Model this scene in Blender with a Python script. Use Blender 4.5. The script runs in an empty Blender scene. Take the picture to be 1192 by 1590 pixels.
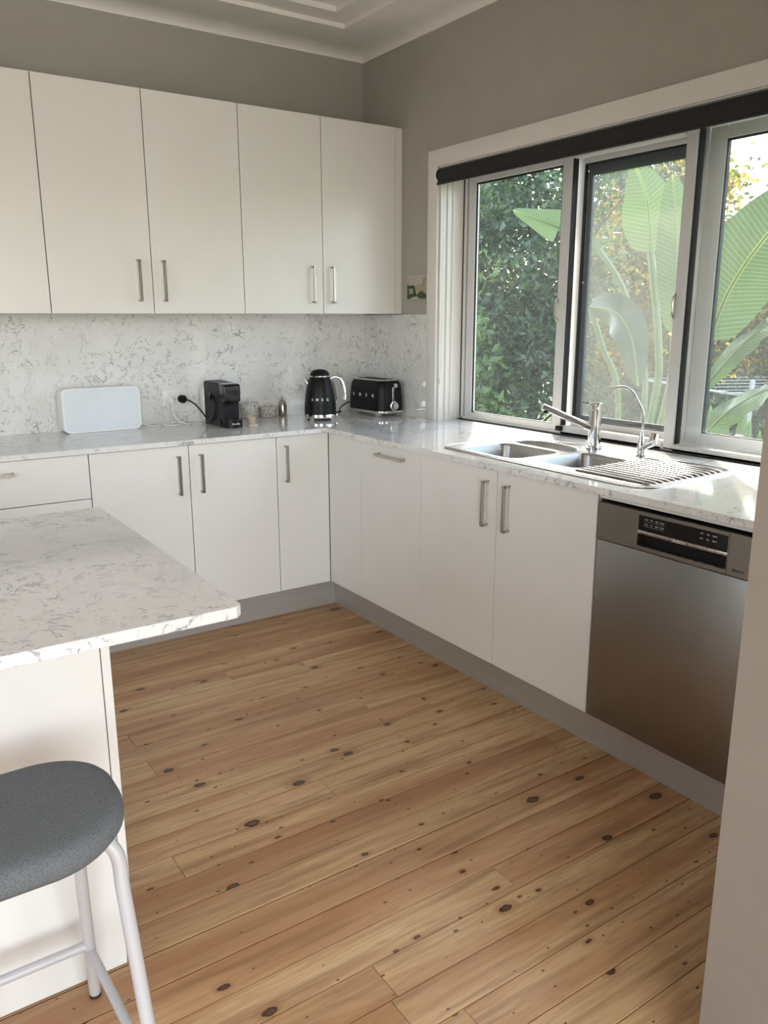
import bpy, bmesh, math, random
import numpy as np
from mathutils import Vector, Matrix
random.seed(7); PI = math.pi
C = bpy.context.scene.collection
S = bpy.context.scene

# ------------------------------------------------------------ camera
cam_d = bpy.data.cameras.new('camera'); cam = bpy.data.objects.new('camera', cam_d); C.objects.link(cam)
CL = Vector((-2.4784, -3.8585, 1.4026)); yaw, pitch, roll = -0.5938, -0.2371, -0.0015
Fv = Vector((-math.sin(yaw)*math.cos(pitch), math.cos(yaw)*math.cos(pitch), math.sin(pitch)))
R0 = Vector((math.cos(yaw), math.sin(yaw), 0)); U0 = R0.cross(Fv)
Rv = math.cos(roll)*R0 + math.sin(roll)*U0; Uv = -math.sin(roll)*R0 + math.cos(roll)*U0
m = Matrix((Rv, Uv, -Fv)).transposed().to_4x4(); m.translation = CL
cam.matrix_world = m
cam_d.sensor_fit = 'HORIZONTAL'; cam_d.sensor_width = 36.0; cam_d.lens = 1253.2*36.0/1192.0
cam_d.clip_start = 0.02; S.camera = cam
# ------------------------------------------------------------ light and exposure
S.view_settings.view_transform = 'Standard'; S.view_settings.look = 'None'
S.view_settings.exposure = 0.62; S.view_settings.gamma = 1.0; S.view_settings.use_curve_mapping = False
W = bpy.data.worlds.new('world'); S.world = W; W.use_nodes = True
wn = W.node_tree; bg = wn.nodes['Background']
sky = wn.nodes.new('ShaderNodeTexSky'); sky.sky_type = 'NISHITA'; sky.sun_disc = False
SUN_EL = math.radians(44); SUN_AZ = math.atan2(.67, .74)
sky.sun_elevation = SUN_EL; sky.sun_rotation = SUN_AZ
sky.air_density = 1.0; sky.dust_density = 2.0; sky.ozone_density = 0.7
hs = wn.nodes.new('ShaderNodeHueSaturation'); hs.inputs['Saturation'].default_value = 0.75
wn.links.new(sky.outputs[0], hs.inputs['Color']); wn.links.new(hs.outputs[0], bg.inputs[0]); bg.inputs[1].default_value = 0.88
def lamp(name, kind, loc, direction, energy, color, size=None, size_y=None):
    d = bpy.data.lights.new(name, kind); o = bpy.data.objects.new(name, d); C.objects.link(o)
    o.location = loc; o.rotation_euler = Vector(direction).to_track_quat('-Z', 'Y').to_euler()
    d.energy = energy; d.color = color
    if kind == 'AREA':
        d.shape = 'RECTANGLE'; d.size = size; d.size_y = size_y
    return o
sd = (-.67*math.cos(SUN_EL), -.74*math.cos(SUN_EL), -math.sin(SUN_EL))
sun = lamp('sun', 'SUN', (4, 4, 6), sd, 5.5, (1.0, .93, .82)); sun.data.angle = math.radians(1.0)
# fill lamps added at assumed rear and left openings, in place of window daylight
lamp('rear_fill_lamp', 'AREA', (-2.7, -6.12, 1.25), (0, 1, 0.0), 62, (1.0, .965, .92), 3.0, 2.1)
lamp('left_fill_lamp', 'AREA', (-4.72, -2.7, 1.5), (1, 0, -.05), 5, (1.0, .95, .89), 1.6, 1.3)

# ------------------------------------------------------------ materials
def mat(name):
    mt = bpy.data.materials.new(name); mt.use_nodes = True
    return mt, mt.node_tree, mt.node_tree.nodes['Principled BSDF']
def N(nt, t, **kw):
    n = nt.nodes.new(t)
    for k, v in kw.items():
        if k.startswith('i_'):
            key = k[2:]; key = int(key) if key.isdigit() else key.replace('_', ' ')
            n.inputs[key].default_value = v
        else: setattr(n, k, v)
    return n
def L(nt, a, b): nt.links.new(a, b)
def math_n(nt, op, a, b=None, clamp=False):
    n = nt.nodes.new('ShaderNodeMath'); n.operation = op; n.use_clamp = clamp
    for i, v in enumerate((a, b)):
        if v is None: continue
        if isinstance(v, (int, float)): n.inputs[i].default_value = v
        else: L(nt, v, n.inputs[i])
    return n.outputs[0]
def ramp(nt, fac, stops):
    r = nt.nodes.new('ShaderNodeValToRGB'); e = r.color_ramp.elements
    while len(e) < len(stops): e.new(0.5)
    for el, (p, c) in zip(e, stops):
        el.position = p; el.color = (c, c, c, 1) if isinstance(c, (int, float)) else (*c, 1)
    L(nt, fac, r.inputs[0]); return r.outputs[0]
def mixc(nt, fac, a, b, mode='MIX'):
    n = nt.nodes.new('ShaderNodeMix'); n.data_type = 'RGBA'; n.blend_type = mode
    for i, v in ((0, fac), (6, a), (7, b)):
        if isinstance(v, (int, float)): n.inputs[i].default_value = v
        elif isinstance(v, tuple): n.inputs[i].default_value = (*v, 1)
        else: L(nt, v, n.inputs[i])
    return n.outputs[2]
def simple(name, col, rough=.5, metal=0.0, var=0.03, scale=8, bump=0.0, bscale=200, spec=.5, coat=0.0, emit=None):
    mt, nt, b = mat(name)
    tc = N(nt, 'ShaderNodeTexCoord'); no = N(nt, 'ShaderNodeTexNoise', i_Scale=scale, i_Detail=3.0)
    L(nt, tc.outputs['Object'], no.inputs['Vector'])
    c0 = tuple(x*(1-var) for x in col); c1 = tuple(min(1, x*(1+var)) for x in col)
    L(nt, ramp(nt, no.outputs[0], [(.3, c0), (.7, c1)]), b.inputs['Base Color'])
    b.inputs['Roughness'].default_value = rough; b.inputs['Metallic'].default_value = metal
    b.inputs['Specular IOR Level'].default_value = spec; b.inputs['Coat Weight'].default_value = coat
    if bump:
        n2 = N(nt, 'ShaderNodeTexNoise', i_Scale=bscale, i_Detail=2.0); L(nt, tc.outputs['Object'], n2.inputs['Vector'])
        bp = N(nt, 'ShaderNodeBump', i_Strength=bump, i_Distance=.002); L(nt, n2.outputs[0], bp.inputs['Height']); L(nt, bp.outputs[0], b.inputs['Normal'])
    return mt
def stone_mat():
    mt, nt, b = mat('veined_quartz')
    tc = N(nt, 'ShaderNodeTexCoord'); P = tc.outputs['Object']
    def ridge(scale, detail, width, dist, off):
        mp = N(nt, 'ShaderNodeMapping'); mp.inputs['Location'].default_value = (off, off*1.7, off*.3); L(nt, P, mp.inputs[0])
        n = N(nt, 'ShaderNodeTexNoise', i_Scale=scale, i_Detail=detail, i_Roughness=.62, i_Distortion=dist); L(nt, mp.outputs[0], n.inputs['Vector'])
        a = math_n(nt, 'ABSOLUTE', math_n(nt, 'SUBTRACT', n.outputs[0], .5))
        return ramp(nt, a, [(0, 1.0), (width*.45, .85), (width, 0.0)])
    def mask(scale, lo, hi, off):
        mp = N(nt, 'ShaderNodeMapping'); mp.inputs['Location'].default_value = (off, off, off); L(nt, P, mp.inputs[0])
        n = N(nt, 'ShaderNodeTexNoise', i_Scale=scale, i_Detail=2.5, i_Roughness=.7); L(nt, mp.outputs[0], n.inputs['Vector'])
        return ramp(nt, n.outputs[0], [(lo, 0.0), (hi, 1.0)])
    r1 = math_n(nt, 'MULTIPLY', ridge(6.5, 8, .0115, .8, 3.0), mask(46, .42, .53, 1.0))
    r2 = math_n(nt, 'MULTIPLY', ridge(14, 7, .014, .6, 9.0), mask(30, .48, .60, 5.0))
    r2 = math_n(nt, 'MULTIPLY', r2, .75)
    z = mask(4.0, .40, .60, 2.0)
    sp = math_n(nt, 'MULTIPLY', mask(120, .66, .72, 8.0), .5)
    v = math_n(nt, 'MAXIMUM', math_n(nt, 'MAXIMUM', r1, r2), sp)
    v = math_n(nt, 'MULTIPLY', v, math_n(nt, 'ADD', math_n(nt, 'MULTIPLY', z, .65), .35))
    base = ramp(nt, mask(6, .3, .7, 4.0), [(0, (.72, .705, .68)), (1, (.79, .775, .75))])
    L(nt, mixc(nt, v, base, (.26, .25, .255)), b.inputs['Base Color'])
    b.inputs['Roughness'].default_value = .07
    return mt
def wood_mat():
    mt, nt, b = mat('knotty_cypress')
    tc = N(nt, 'ShaderNodeTexCoord'); oi = N(nt, 'ShaderNodeObjectInfo')
    rnd = oi.outputs['Random']
    cmb = N(nt, 'ShaderNodeCombineXYZ'); L(nt, math_n(nt, 'MULTIPLY', rnd, 37.0), cmb.inputs[0]); L(nt, math_n(nt, 'MULTIPLY', rnd, 91.0), cmb.inputs[1])
    va = N(nt, 'ShaderNodeVectorMath', operation='ADD'); L(nt, tc.outputs['Object'], va.inputs[0]); L(nt, cmb.outputs[0], va.inputs[1])
    P = va.outputs[0]
    def mapped(sx, sy, sz=1.0):
        mp = N(nt, 'ShaderNodeMapping'); mp.inputs['Scale'].default_value = (sx, sy, sz); L(nt, P, mp.inputs[0]); return mp.outputs[0]
    # knots
    def knots(sx, sy, lo, hi, thr):
        vo = N(nt, 'ShaderNodeTexVoronoi', voronoi_dimensions='2D', i_Scale=1.0, i_Randomness=.9); 
        wob = N(nt, 'ShaderNodeTexNoise', i_Scale=60.0, i_Detail=2.0); L(nt, P, wob.inputs['Vector'])
        L(nt, mapped(sx, sy), vo.inputs['Vector'])
        sep = N(nt, 'ShaderNodeSeparateColor'); L(nt, vo.outputs['Color'], sep.inputs[0])
        size = math_n(nt, 'ADD', math_n(nt, 'MULTIPLY', math_n(nt, 'POWER', sep.outputs[0], 3.0), hi-lo), lo)
        on = math_n(nt, 'GREATER_THAN', sep.outputs[1], thr)
        d = math_n(nt, 'ADD', vo.outputs['Distance'], math_n(nt, 'MULTIPLY', math_n(nt, 'SUBTRACT', wob.outputs[0], .5), .06))
        q = math_n(nt, 'DIVIDE', d, size)          # 1 at the knot rim
        return q, on
    q, on = knots(4.2, 7.5, .035, .115, .34)
    q2, on2 = knots(10.0, 19.0, .04, .10, .62)
    core = math_n(nt, 'MULTIPLY', ramp(nt, q, [(0, .95), (.35, .70), (.6, 1.0), (.92, .9), (1.0, .0)]), on)
    halo = math_n(nt, 'MULTIPLY', ramp(nt, math_n(nt, 'MULTIPLY', q, .3), [(.25, .8), (.75, 0.0)]), on)
    core2 = math_n(nt, 'MULTIPLY', ramp(nt, q2, [(0, .9), (.75, .8), (1.0, .0)]), on2)
    # grain, bent round the knots
    bend = math_n(nt, 'MULTIPLY', halo, .5)
    g0 = N(nt, 'ShaderNodeTexNoise', i_Scale=1.0, i_Detail=4.0, i_Roughness=.55, i_Distortion=.25); L(nt, mapped(1.1, 13.0), g0.inputs['Vector'])
    rings = math_n(nt, 'SINE', math_n(nt, 'MULTIPLY', math_n(nt, 'ADD', g0.outputs[0], math_n(nt, 'MULTIPLY', bend, .35)), 62.0))
    g1 = N(nt, 'ShaderNodeTexNoise', i_Scale=1.0, i_Detail=5.0, i_Roughness=.6); L(nt, mapped(2.0, 34.0), g1.inputs['Vector'])
    g2 = N(nt, 'ShaderNodeTexNoise', i_Scale=1.0, i_Detail=3.0, i_Roughness=.6); L(nt, mapped(6.0, 220.0), g2.inputs['Vector'])
    g3 = N(nt, 'ShaderNodeTexNoise', i_Scale=1.0, i_Detail=2.0); L(nt, mapped(.7, 9.0), g3.inputs['Vector'])
    heart = ramp(nt, g3.outputs[0], [(.44, 0.0), (.60, 1.0)])
    basec = ramp(nt, rnd, [(0.0, (.58, .375, .190)), (.35, (.63, .420, .225)), (.6, (.52, .325, .160)), (.8, (.60, .365, .190)), (1.0, (.47, .275, .135))])
    dark = mixc(nt, 1.0, basec, (.72, .56, .46), 'MULTIPLY')
    pale = (.68, .47, .26)
    c = mixc(nt, math_n(nt, 'MULTIPLY', heart, .85), basec, dark)
    c = mixc(nt, ramp(nt, g3.outputs[0], [(.28, .75), (.36, 0.0)]), c, pale)
    c = mixc(nt, math_n(nt, 'MULTIPLY', ramp(nt, rings, [(.0, 0.0), (1.0, 1.0)]), .26), c, (.30, .15, .065))
    c = mixc(nt, ramp(nt, g1.outputs[0], [(.48, 0.0), (.68, .75)]), c, (.27, .14, .065))
    c = mixc(nt, ramp(nt, g2.outputs[0], [(.52, 0.0), (.75, .45)]), c, (.33, .19, .09))
    c = mixc(nt, math_n(nt, 'MULTIPLY', halo, .75), c, (.30, .14, .055))
    c = mixc(nt, core, c, (.045, .018, .008))
    c = mixc(nt, core2, c, (.07, .03, .014))
    L(nt, c, b.inputs['Base Color']); b.inputs['Roughness'].default_value = .40
    bp = N(nt, 'ShaderNodeBump', i_Strength=.12, i_Distance=.001); L(nt, g2.outputs[0], bp.inputs['Height']); L(nt, bp.outputs[0], b.inputs['Normal'])
    return mt
def brushed(name, col, rough, sx, sy, sz, metal=1.0, amt=.10):
    mt, nt, b = mat(name); tc = N(nt, 'ShaderNodeTexCoord')
    mp = N(nt, 'ShaderNodeMapping'); mp.inputs['Scale'].default_value = (sx, sy, sz); L(nt, tc.outputs['Object'], mp.inputs[0])
    n = N(nt, 'ShaderNodeTexNoise', i_Scale=1.0, i_Detail=4.0); L(nt, mp.outputs[0], n.inputs['Vector'])
    L(nt, ramp(nt, n.outputs[0], [(.25, tuple(c*(1-amt) for c in col)), (.75, tuple(min(1, c*(1+amt)) for c in col))]), b.inputs['Base Color'])
    r = math_n(nt, 'ADD', math_n(nt, 'MULTIPLY', n.outputs[0], .12), rough-.06); L(nt, r, b.inputs['Roughness'])
    b.inputs['Metallic'].default_value = metal
    return mt
def glass_mat(name, tint=(1, 1, 1), ior=.04, dust=0.0):
    mt, nt, b = mat(name); out = nt.nodes['Material Output']
    tr = N(nt, 'ShaderNodeBsdfTransparent'); tr.inputs[0].default_value = (*tint, 1)
    gl = N(nt, 'ShaderNodeBsdfGlossy', i_Roughness=.01); lw = N(nt, 'ShaderNodeLayerWeight', i_Blend=.5)
    fr = math_n(nt, 'ADD', math_n(nt, 'MULTIPLY', math_n(nt, 'POWER', lw.outputs['Facing'], 5.0), .9), ior)
    mx = N(nt, 'ShaderNodeMixShader'); L(nt, fr, mx.inputs[0]); L(nt, tr.outputs[0], mx.inputs[1]); L(nt, gl.outputs[0], mx.inputs[2])
    last = mx.outputs[0]
    if dust:
        tc = N(nt, 'ShaderNodeTexCoord'); no = N(nt, 'ShaderNodeTexNoise', i_Scale=6.0, i_Detail=6.0, i_Roughness=.7); L(nt, tc.outputs['Object'], no.inputs['Vector'])
        tl = N(nt, 'ShaderNodeBsdfTranslucent'); tl.inputs[0].default_value = (.9, .9, .85, 1)
        m2 = N(nt, 'ShaderNodeMixShader'); L(nt, ramp(nt, no.outputs[0], [(.35, dust*.5), (.7, dust)]), m2.inputs[0])
        L(nt, last, m2.inputs[1]); L(nt, tl.outputs[0], m2.inputs[2]); last = m2.outputs[0]
    L(nt, last, out.inputs[0]); nt.nodes.remove(b)
    return mt
def screen_mat():
    mt, nt, b = mat('flyscreen_mesh'); out = nt.nodes['Material Output']
    tc = N(nt, 'ShaderNodeTexCoord'); sp = N(nt, 'ShaderNodeSeparateXYZ'); L(nt, tc.outputs['Object'], sp.inputs[0])
    no = N(nt, 'ShaderNodeTexNoise', i_Scale=3.0, i_Detail=5.0, i_Roughness=.7); L(nt, tc.outputs['Object'], no.inputs['Vector'])
    w1 = math_n(nt, 'ABSOLUTE', math_n(nt, 'SINE', math_n(nt, 'MULTIPLY', sp.outputs[1], 1500.0)))
    w2 = math_n(nt, 'ABSOLUTE', math_n(nt, 'SINE', math_n(nt, 'MULTIPLY', sp.outputs[2], 1500.0)))
    w = math_n(nt, 'MULTIPLY', math_n(nt, 'ADD', w1, w2), .06)
    fac = math_n(nt, 'ADD', ramp(nt, no.outputs[0], [(.3, .04), (.7, .16)]), w)
    tr = N(nt, 'ShaderNodeBsdfTransparent'); tl = N(nt, 'ShaderNodeBsdfTranslucent'); tl.inputs[0].default_value = (.36, .355, .32, 1)
    df = N(nt, 'ShaderNodeBsdfDiffuse'); df.inputs[0].default_value = (.5, .5, .47, 1)
    m1 = N(nt, 'ShaderNodeMixShader', i_0=.35); L(nt, tl.outputs[0], m1.inputs[1]); L(nt, df.outputs[0], m1.inputs[2])
    m2 = N(nt, 'ShaderNodeMixShader'); L(nt, fac, m2.inputs[0]); L(nt, tr.outputs[0], m2.inputs[1]); L(nt, m1.outputs[0], m2.inputs[2])
    L(nt, m2.outputs[0], out.inputs[0]); nt.nodes.remove(b)
    return mt
def leaf_mat(name, stops, trans=.45, vein=0.0, rough=.4):
    mt, nt, b = mat(name); out = nt.nodes['Material Output']
    ge = N(nt, 'ShaderNodeNewGeometry'); tc = N(nt, 'ShaderNodeTexCoord')
    no = N(nt, 'ShaderNodeTexNoise', i_Scale=1.6, i_Detail=3.0); L(nt, tc.outputs['Object'], no.inputs['Vector'])
    f = math_n(nt, 'ADD', math_n(nt, 'MULTIPLY', ge.outputs['Random Per Island'], .6), math_n(nt, 'MULTIPLY', no.outputs[0], .4))
    c = ramp(nt, f, stops)
    if vein:
        uv = N(nt, 'ShaderNodeUVMap'); sp = N(nt, 'ShaderNodeSeparateXYZ'); L(nt, uv.outputs[0], sp.inputs[0])
        ab = math_n(nt, 'ABSOLUTE', sp.outputs[1])
        ph = math_n(nt, 'MULTIPLY', math_n(nt, 'SUBTRACT', sp.outputs[0], math_n(nt, 'MULTIPLY', ab, .06)), vein)
        s = math_n(nt, 'SINE', ph)
        c = mixc(nt, ramp(nt, s, [(.3, 0.0), (1.0, .45)]), c, tuple(min(1, x*1.7+.03) for x in stops[-1][1]))
        c = mixc(nt, ramp(nt, ab, [(.02, .8), (.06, 0.0)]), c, (.45, .55, .20))
    L(nt, c, b.inputs['Base Color']); b.inputs['Roughness'].default_value = rough
    tl = N(nt, 'ShaderNodeBsdfTranslucent'); L(nt, mixc(nt, 1.0, c, (1.3, 1.4, .8), 'MULTIPLY'), tl.inputs[0])
    mx = N(nt, 'ShaderNodeMixShader', i_0=trans); L(nt, b.outputs[0], mx.inputs[1]); L(nt, tl.outputs[0], mx.inputs[2]); L(nt, mx.outputs[0], out.inputs[0])
    return mt

M = {}
M['wall'] = simple('wall_paint', (.42, .398, .345), .75, bump=.05, bscale=350)
M['ceiling'] = simple('ceiling_paint', (.88, .85, .79), .8)
M['nib'] = simple('shaded_cream_paint', (.25, .205, .165), .6, bump=.04, bscale=350)  # shade on the off-white wall end put into its darker base colour
M['white_lam'] = simple('white_laminate', (.77, .745, .70), .30, var=.01)
M['white_gloss'] = simple('white_gloss_paint', (.80, .77, .72), .3, var=.01)
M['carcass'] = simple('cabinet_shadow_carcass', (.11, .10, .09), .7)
M['stone'] = stone_mat(); M['wood'] = wood_mat()
M['subfloor'] = simple('subfloor_dark', (.05, .03, .02), .9)
M['kick'] = brushed('brushed_aluminium_kick', (.50, .475, .44), .42, 2, 2, 160, .55)
M['handle'] = brushed('satin_nickel', (.46, .43, .38), .28, 300, 300, 5, 1.0)
M['steel'] = brushed('brushed_steel_appliance', (.30, .285, .265), .36, 90, 90, .6, 1.0, .02)
M['sink'] = brushed('sink_steel', (.50, .50, .495), .33, 2, 60, 2, 1.0, .05)
M['chrome'] = simple('chrome', (.82, .82, .83), .06, 1.0, var=.01)
M['black'] = simple('matt_black', (.006, .006, .007), .42, var=.1, spec=.25)
M['black_gloss'] = simple('gloss_black', (.010, .010, .012), .08, var=.1)
M['black_rubber'] = simple('black_rubber', (.015, .015, .016), .6, var=.1)
M['alu'] = simple('white_powdercoat', (.70, .70, .69), .35, var=.01)
M['alu_dark'] = simple('dark_screen_frame', (.11, .12, .135), .4)
M['blind'] = simple('charcoal_blind_fabric', (.020, .019, .0185), .8, var=.1, bump=.2, bscale=900)
M['glass'] = glass_mat('window_glass', (.98, .99, .98), .03, .016)
M['screen'] = screen_mat()
M['white_plastic'] = simple('white_plastic', (.80, .80, .79), .35, var=.01)
M['grille'] = simple('speaker_grille', (.70, .735, .77), .55, var=.02, bump=.4, bscale=1500)
M['fabric'] = simple('grey_wool_felt', (.130, .140, .145), .95, var=.30, scale=420, bump=.5, bscale=900)
M['grey_metal'] = simple('pale_grey_powdercoat', (.50, .485, .48), .35, .0, var=.01)
M['text_grey'] = simple('pale_print', (.62, .62, .60), .5)
M['text_dark'] = simple('dark_print', (.03, .03, .03), .5)
M['cork'] = simple('beige_wax_cup', (.48, .38, .27), .6)
M['bark'] = simple('bark', (.10, .075, .055), .9, var=.3, scale=20, bump=.5, bscale=60)
M['grass'] = simple('lawn_ground', (.07, .10, .035), .95, var=.5, scale=5, bump=.6, bscale=40)
M['ext'] = simple('exterior_render', (.62, .60, .55), .8)
M['leaf_dark'] = leaf_mat('leaf_dark_green', [(.2, (.035, .070, .050)), (.5, (.075, .125, .080)), (.8, (.16, .235, .145))])
M['leaf_bright'] = leaf_mat('leaf_bright_green', [(.2, (.09, .17, .06)), (.8, (.22, .34, .12))], .3)
M['leaf_yellow'] = leaf_mat('leaf_autumn', [(.2, (.14, .13, .03)), (.5, (.42, .31, .06)), (.8, (.68, .45, .08))], .5)
M['leaf_olive'] = leaf_mat('leaf_olive', [(.2, (.05, .07, .03)), (.6, (.13, .15, .06)), (.85, (.28, .25, .09))], .4)
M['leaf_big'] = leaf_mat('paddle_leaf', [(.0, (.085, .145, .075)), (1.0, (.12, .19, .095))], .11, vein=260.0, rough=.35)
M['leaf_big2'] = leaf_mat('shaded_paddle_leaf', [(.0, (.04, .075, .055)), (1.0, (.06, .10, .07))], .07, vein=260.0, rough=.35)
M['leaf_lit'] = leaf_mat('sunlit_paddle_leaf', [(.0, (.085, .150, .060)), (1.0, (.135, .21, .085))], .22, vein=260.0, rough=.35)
M['petiole'] = simple('petiole_green', (.15, .22, .08), .5)
M['pink'] = simple('pink_petal', (.75, .08, .16), .6)
def china_mat():
    mt, nt, b = mat('floral_china'); tc = N(nt, 'ShaderNodeTexCoord')
    vo = N(nt, 'ShaderNodeTexNoise', i_Scale=75.0, i_Detail=2.5, i_Distortion=1.2); L(nt, tc.outputs['Object'], vo.inputs['Vector'])
    a = math_n(nt, 'ABSOLUTE', math_n(nt, 'SUBTRACT', vo.outputs[0], .53))
    L(nt, mixc(nt, ramp(nt, a, [(.02, .85), (.055, 0.0)]), (.66, .63, .57), (.13, .11, .09)), b.inputs['Base Color']); b.inputs['Roughness'].default_value = .25
    return mt
M['china'] = china_mat()
def kettle_mat(): return M['black']

# ------------------------------------------------------------ mesh helpers
class MB:
    def __init__(s): s.v = []; s.f = []; s.uv = None
    def add(s, vs, fs):
        o = len(s.v); s.v += [tuple(v) for v in vs]; s.f += [tuple(i+o for i in f) for f in fs]; return s
    def box(s, x0, x1, y0, y1, z0, z1, bev=0.0, seg=2):
        if x0 > x1: x0, x1 = x1, x0
        if y0 > y1: y0, y1 = y1, y0
        if z0 > z1: z0, z1 = z1, z0
        bm = bmesh.new(); bmesh.ops.create_cube(bm, size=1.0)
        for v in bm.verts: v.co = Vector(((x0+x1)/2+v.co.x*(x1-x0), (y0+y1)/2+v.co.y*(y1-y0), (z0+z1)/2+v.co.z*(z1-z0)))
        if bev: bmesh.ops.bevel(bm, geom=bm.edges[:], offset=bev, segments=seg, profile=.5, affect='EDGES')
        return s.bm(bm)
    def bm(s, bm, mtx=None):
        bm.verts.index_update()
        s.add([(mtx @ v.co if mtx else v.co)[:] for v in bm.verts], [[v.index for v in f.verts] for f in bm.faces]); bm.free(); return s
    def xf(s, mtx):
        s.v = [tuple(mtx @ Vector(v)) for v in s.v]; return s
    def tube(s, pts, r, n=12, cap=True, ry=None):
        pts = [Vector(p) for p in pts]; rs = r if isinstance(r, (list, tuple)) else [r]*len(pts)
        vs = []; fs = []
        T = [(pts[min(i+1, len(pts)-1)]-pts[max(i-1, 0)]).normalized() for i in range(len(pts))]
        up = Vector((0, 0, 1)) if abs(T[0].z) < .9 else Vector((1, 0, 0))
        a = T[0].cross(up).normalized()
        for i, p in enumerate(pts):
            a = (a - T[i]*a.dot(T[i])).normalized(); b = T[i].cross(a)
            for k in range(n):
                t = 2*PI*k/n; vs.append(p + a*math.cos(t)*rs[i] + b*math.sin(t)*rs[i])
        for i in range(len(pts)-1):
            for k in range(n):
                k2 = (k+1) % n; fs.append((i*n+k, i*n+k2, (i+1)*n+k2, (i+1)*n+k))
        if cap: fs.append(tuple(range(n-1, -1, -1))); fs.append(tuple((len(pts)-1)*n+k for k in range(n)))
        return s.add(vs, fs)
    def lathe(s, prof, cx, cy, n=32, sx=1.0, sy=1.0):
        vs = []; fs = []
        for (r, z) in prof:
            for k in range(n):
                t = 2*PI*k/n; vs.append((cx+r*math.cos(t)*sx, cy+r*math.sin(t)*sy, z))
        for i in range(len(prof)-1):
            for k in range(n):
                k2 = (k+1) % n; fs.append((i*n+k, i*n+k2, (i+1)*n+k2, (i+1)*n+k))
        if prof[0][0] > 1e-5: fs.append(tuple(range(n-1, -1, -1)))
        if prof[-1][0] > 1e-5: fs.append(tuple((len(prof)-1)*n+k for k in range(n)))
        return s.add(vs, fs)
    def prism(s, poly, z0, z1):
        n = len(poly); vs = [(x, y, z0) for x, y in poly]+[(x, y, z1) for x, y in poly]
        return s.add(vs, [tuple(range(n-1, -1, -1)), tuple(range(n, 2*n))]+[(i, (i+1) % n, n+(i+1) % n, n+i) for i in range(n)])
    def loft(s, loops, cap0=False, cap1=True):
        n = len(loops[0]); vs = [p for l in loops for p in l]; fs = []
        for i in range(len(loops)-1):
            for k in range(n):
                k2 = (k+1) % n; fs.append((i*n+k, i*n+k2, (i+1)*n+k2, (i+1)*n+k))
        if cap0: fs.append(tuple(range(n-1, -1, -1)))
        if cap1: fs.append(tuple((len(loops)-1)*n+k for k in range(n)))
        return s.add(vs, fs)
    def build(s, name, m_, parent=None, angle=35, fix=True):
        me = bpy.data.meshes.new(name); me.from_pydata(s.v, [], s.f); me.update()
        if fix:
            bm = bmesh.new(); bm.from_mesh(me); bmesh.ops.remove_doubles(bm, verts=bm.verts[:], dist=1e-6); bmesh.ops.recalc_face_normals(bm, faces=bm.faces[:]); bm.to_mesh(me); bm.free()
        me.polygons.foreach_set('use_smooth', [True]*len(me.polygons)); me.set_sharp_from_angle(angle=math.radians(angle))
        me.materials.append(m_)
        o = bpy.data.objects.new(name, me); C.objects.link(o)
        if parent: o.parent = parent
        return o
def root(name, label, cat, group=None):
    o = bpy.data.objects.new(name, None); C.objects.link(o); o.empty_display_size = .05
    return tag(o, label, cat, group)
def tag(o, label=None, cat=None, group=None, kind=None):
    if label: o['label'] = label
    if cat: o['category'] = cat
    if group: o['group'] = group
    if kind: o['kind'] = kind
    return o
def struct(o, label=None):
    o['kind'] = 'structure'
    if label: o['label'] = label
    return o
def based(r, loc):
    """put the empty at the thing's base without moving its parts"""
    r.location = loc
    for ch in r.children: ch.location = ch.location - Vector(loc)
    return r
def text_into(mb, s_, size, mtx, ext=.0006, spacing=1.0):
    cu = bpy.data.curves.new('t', 'FONT'); cu.body = s_; cu.size = size; cu.extrude = ext; cu.align_x = 'CENTER'; cu.align_y = 'CENTER'; cu.space_character = spacing
    cu.resolution_u = 3; cu.offset = size*.012
    o = bpy.data.objects.new('t', cu); C.objects.link(o); bpy.context.view_layer.update()
    me = bpy.data.meshes.new_from_object(o.evaluated_get(bpy.context.evaluated_depsgraph_get()))
    mb.add([(mtx @ v.co)[:] for v in me.vertices], [tuple(p.vertices) for p in me.polygons])
    bpy.data.objects.remove(o); bpy.data.curves.remove(cu); bpy.data.meshes.remove(me)
def frame_m(o, x, y, z):
    m_ = Matrix((Vector(x).normalized(), Vector(y).normalized(), Vector(z).normalized())).transposed().to_4x4(); m_.translation = Vector(o); return m_
def smooth_pts(pts, k=6, closed=True):
    P = [Vector(p) for p in pts]; n = len(P); out = []
    for i in range(n if closed else n-1):
        if closed: a, b, c, d = P[(i-1) % n], P[i], P[(i+1) % n], P[(i+2) % n]
        else: a, b, c, d = P[max(i-1, 0)], P[i], P[i+1], P[min(i+2, n-1)]
        for j in range(k):
            t = j/k; out.append(.5*((2*b)+(c-a)*t+(2*a-5*b+4*c-d)*t*t+(3*b-a-3*c+d)*t**3))
    if not closed: out.append(P[-1])
    return out
def rrect(x0, x1, y0, y1, r, n=6):
    pts = []
    for (cx, cy, a) in ((x1-r, y1-r, 0), (x0+r, y1-r, 90), (x0+r, y0+r, 180), (x1-r, y0+r, 270)):
        for k in range(n+1):
            t = math.radians(a+90*k/n); pts.append((cx+r*math.cos(t), cy+r*math.sin(t)))
    return pts

# ============================================================ SETTING
H = 2.71; X0 = -4.7; Y0 = -6.1
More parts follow.
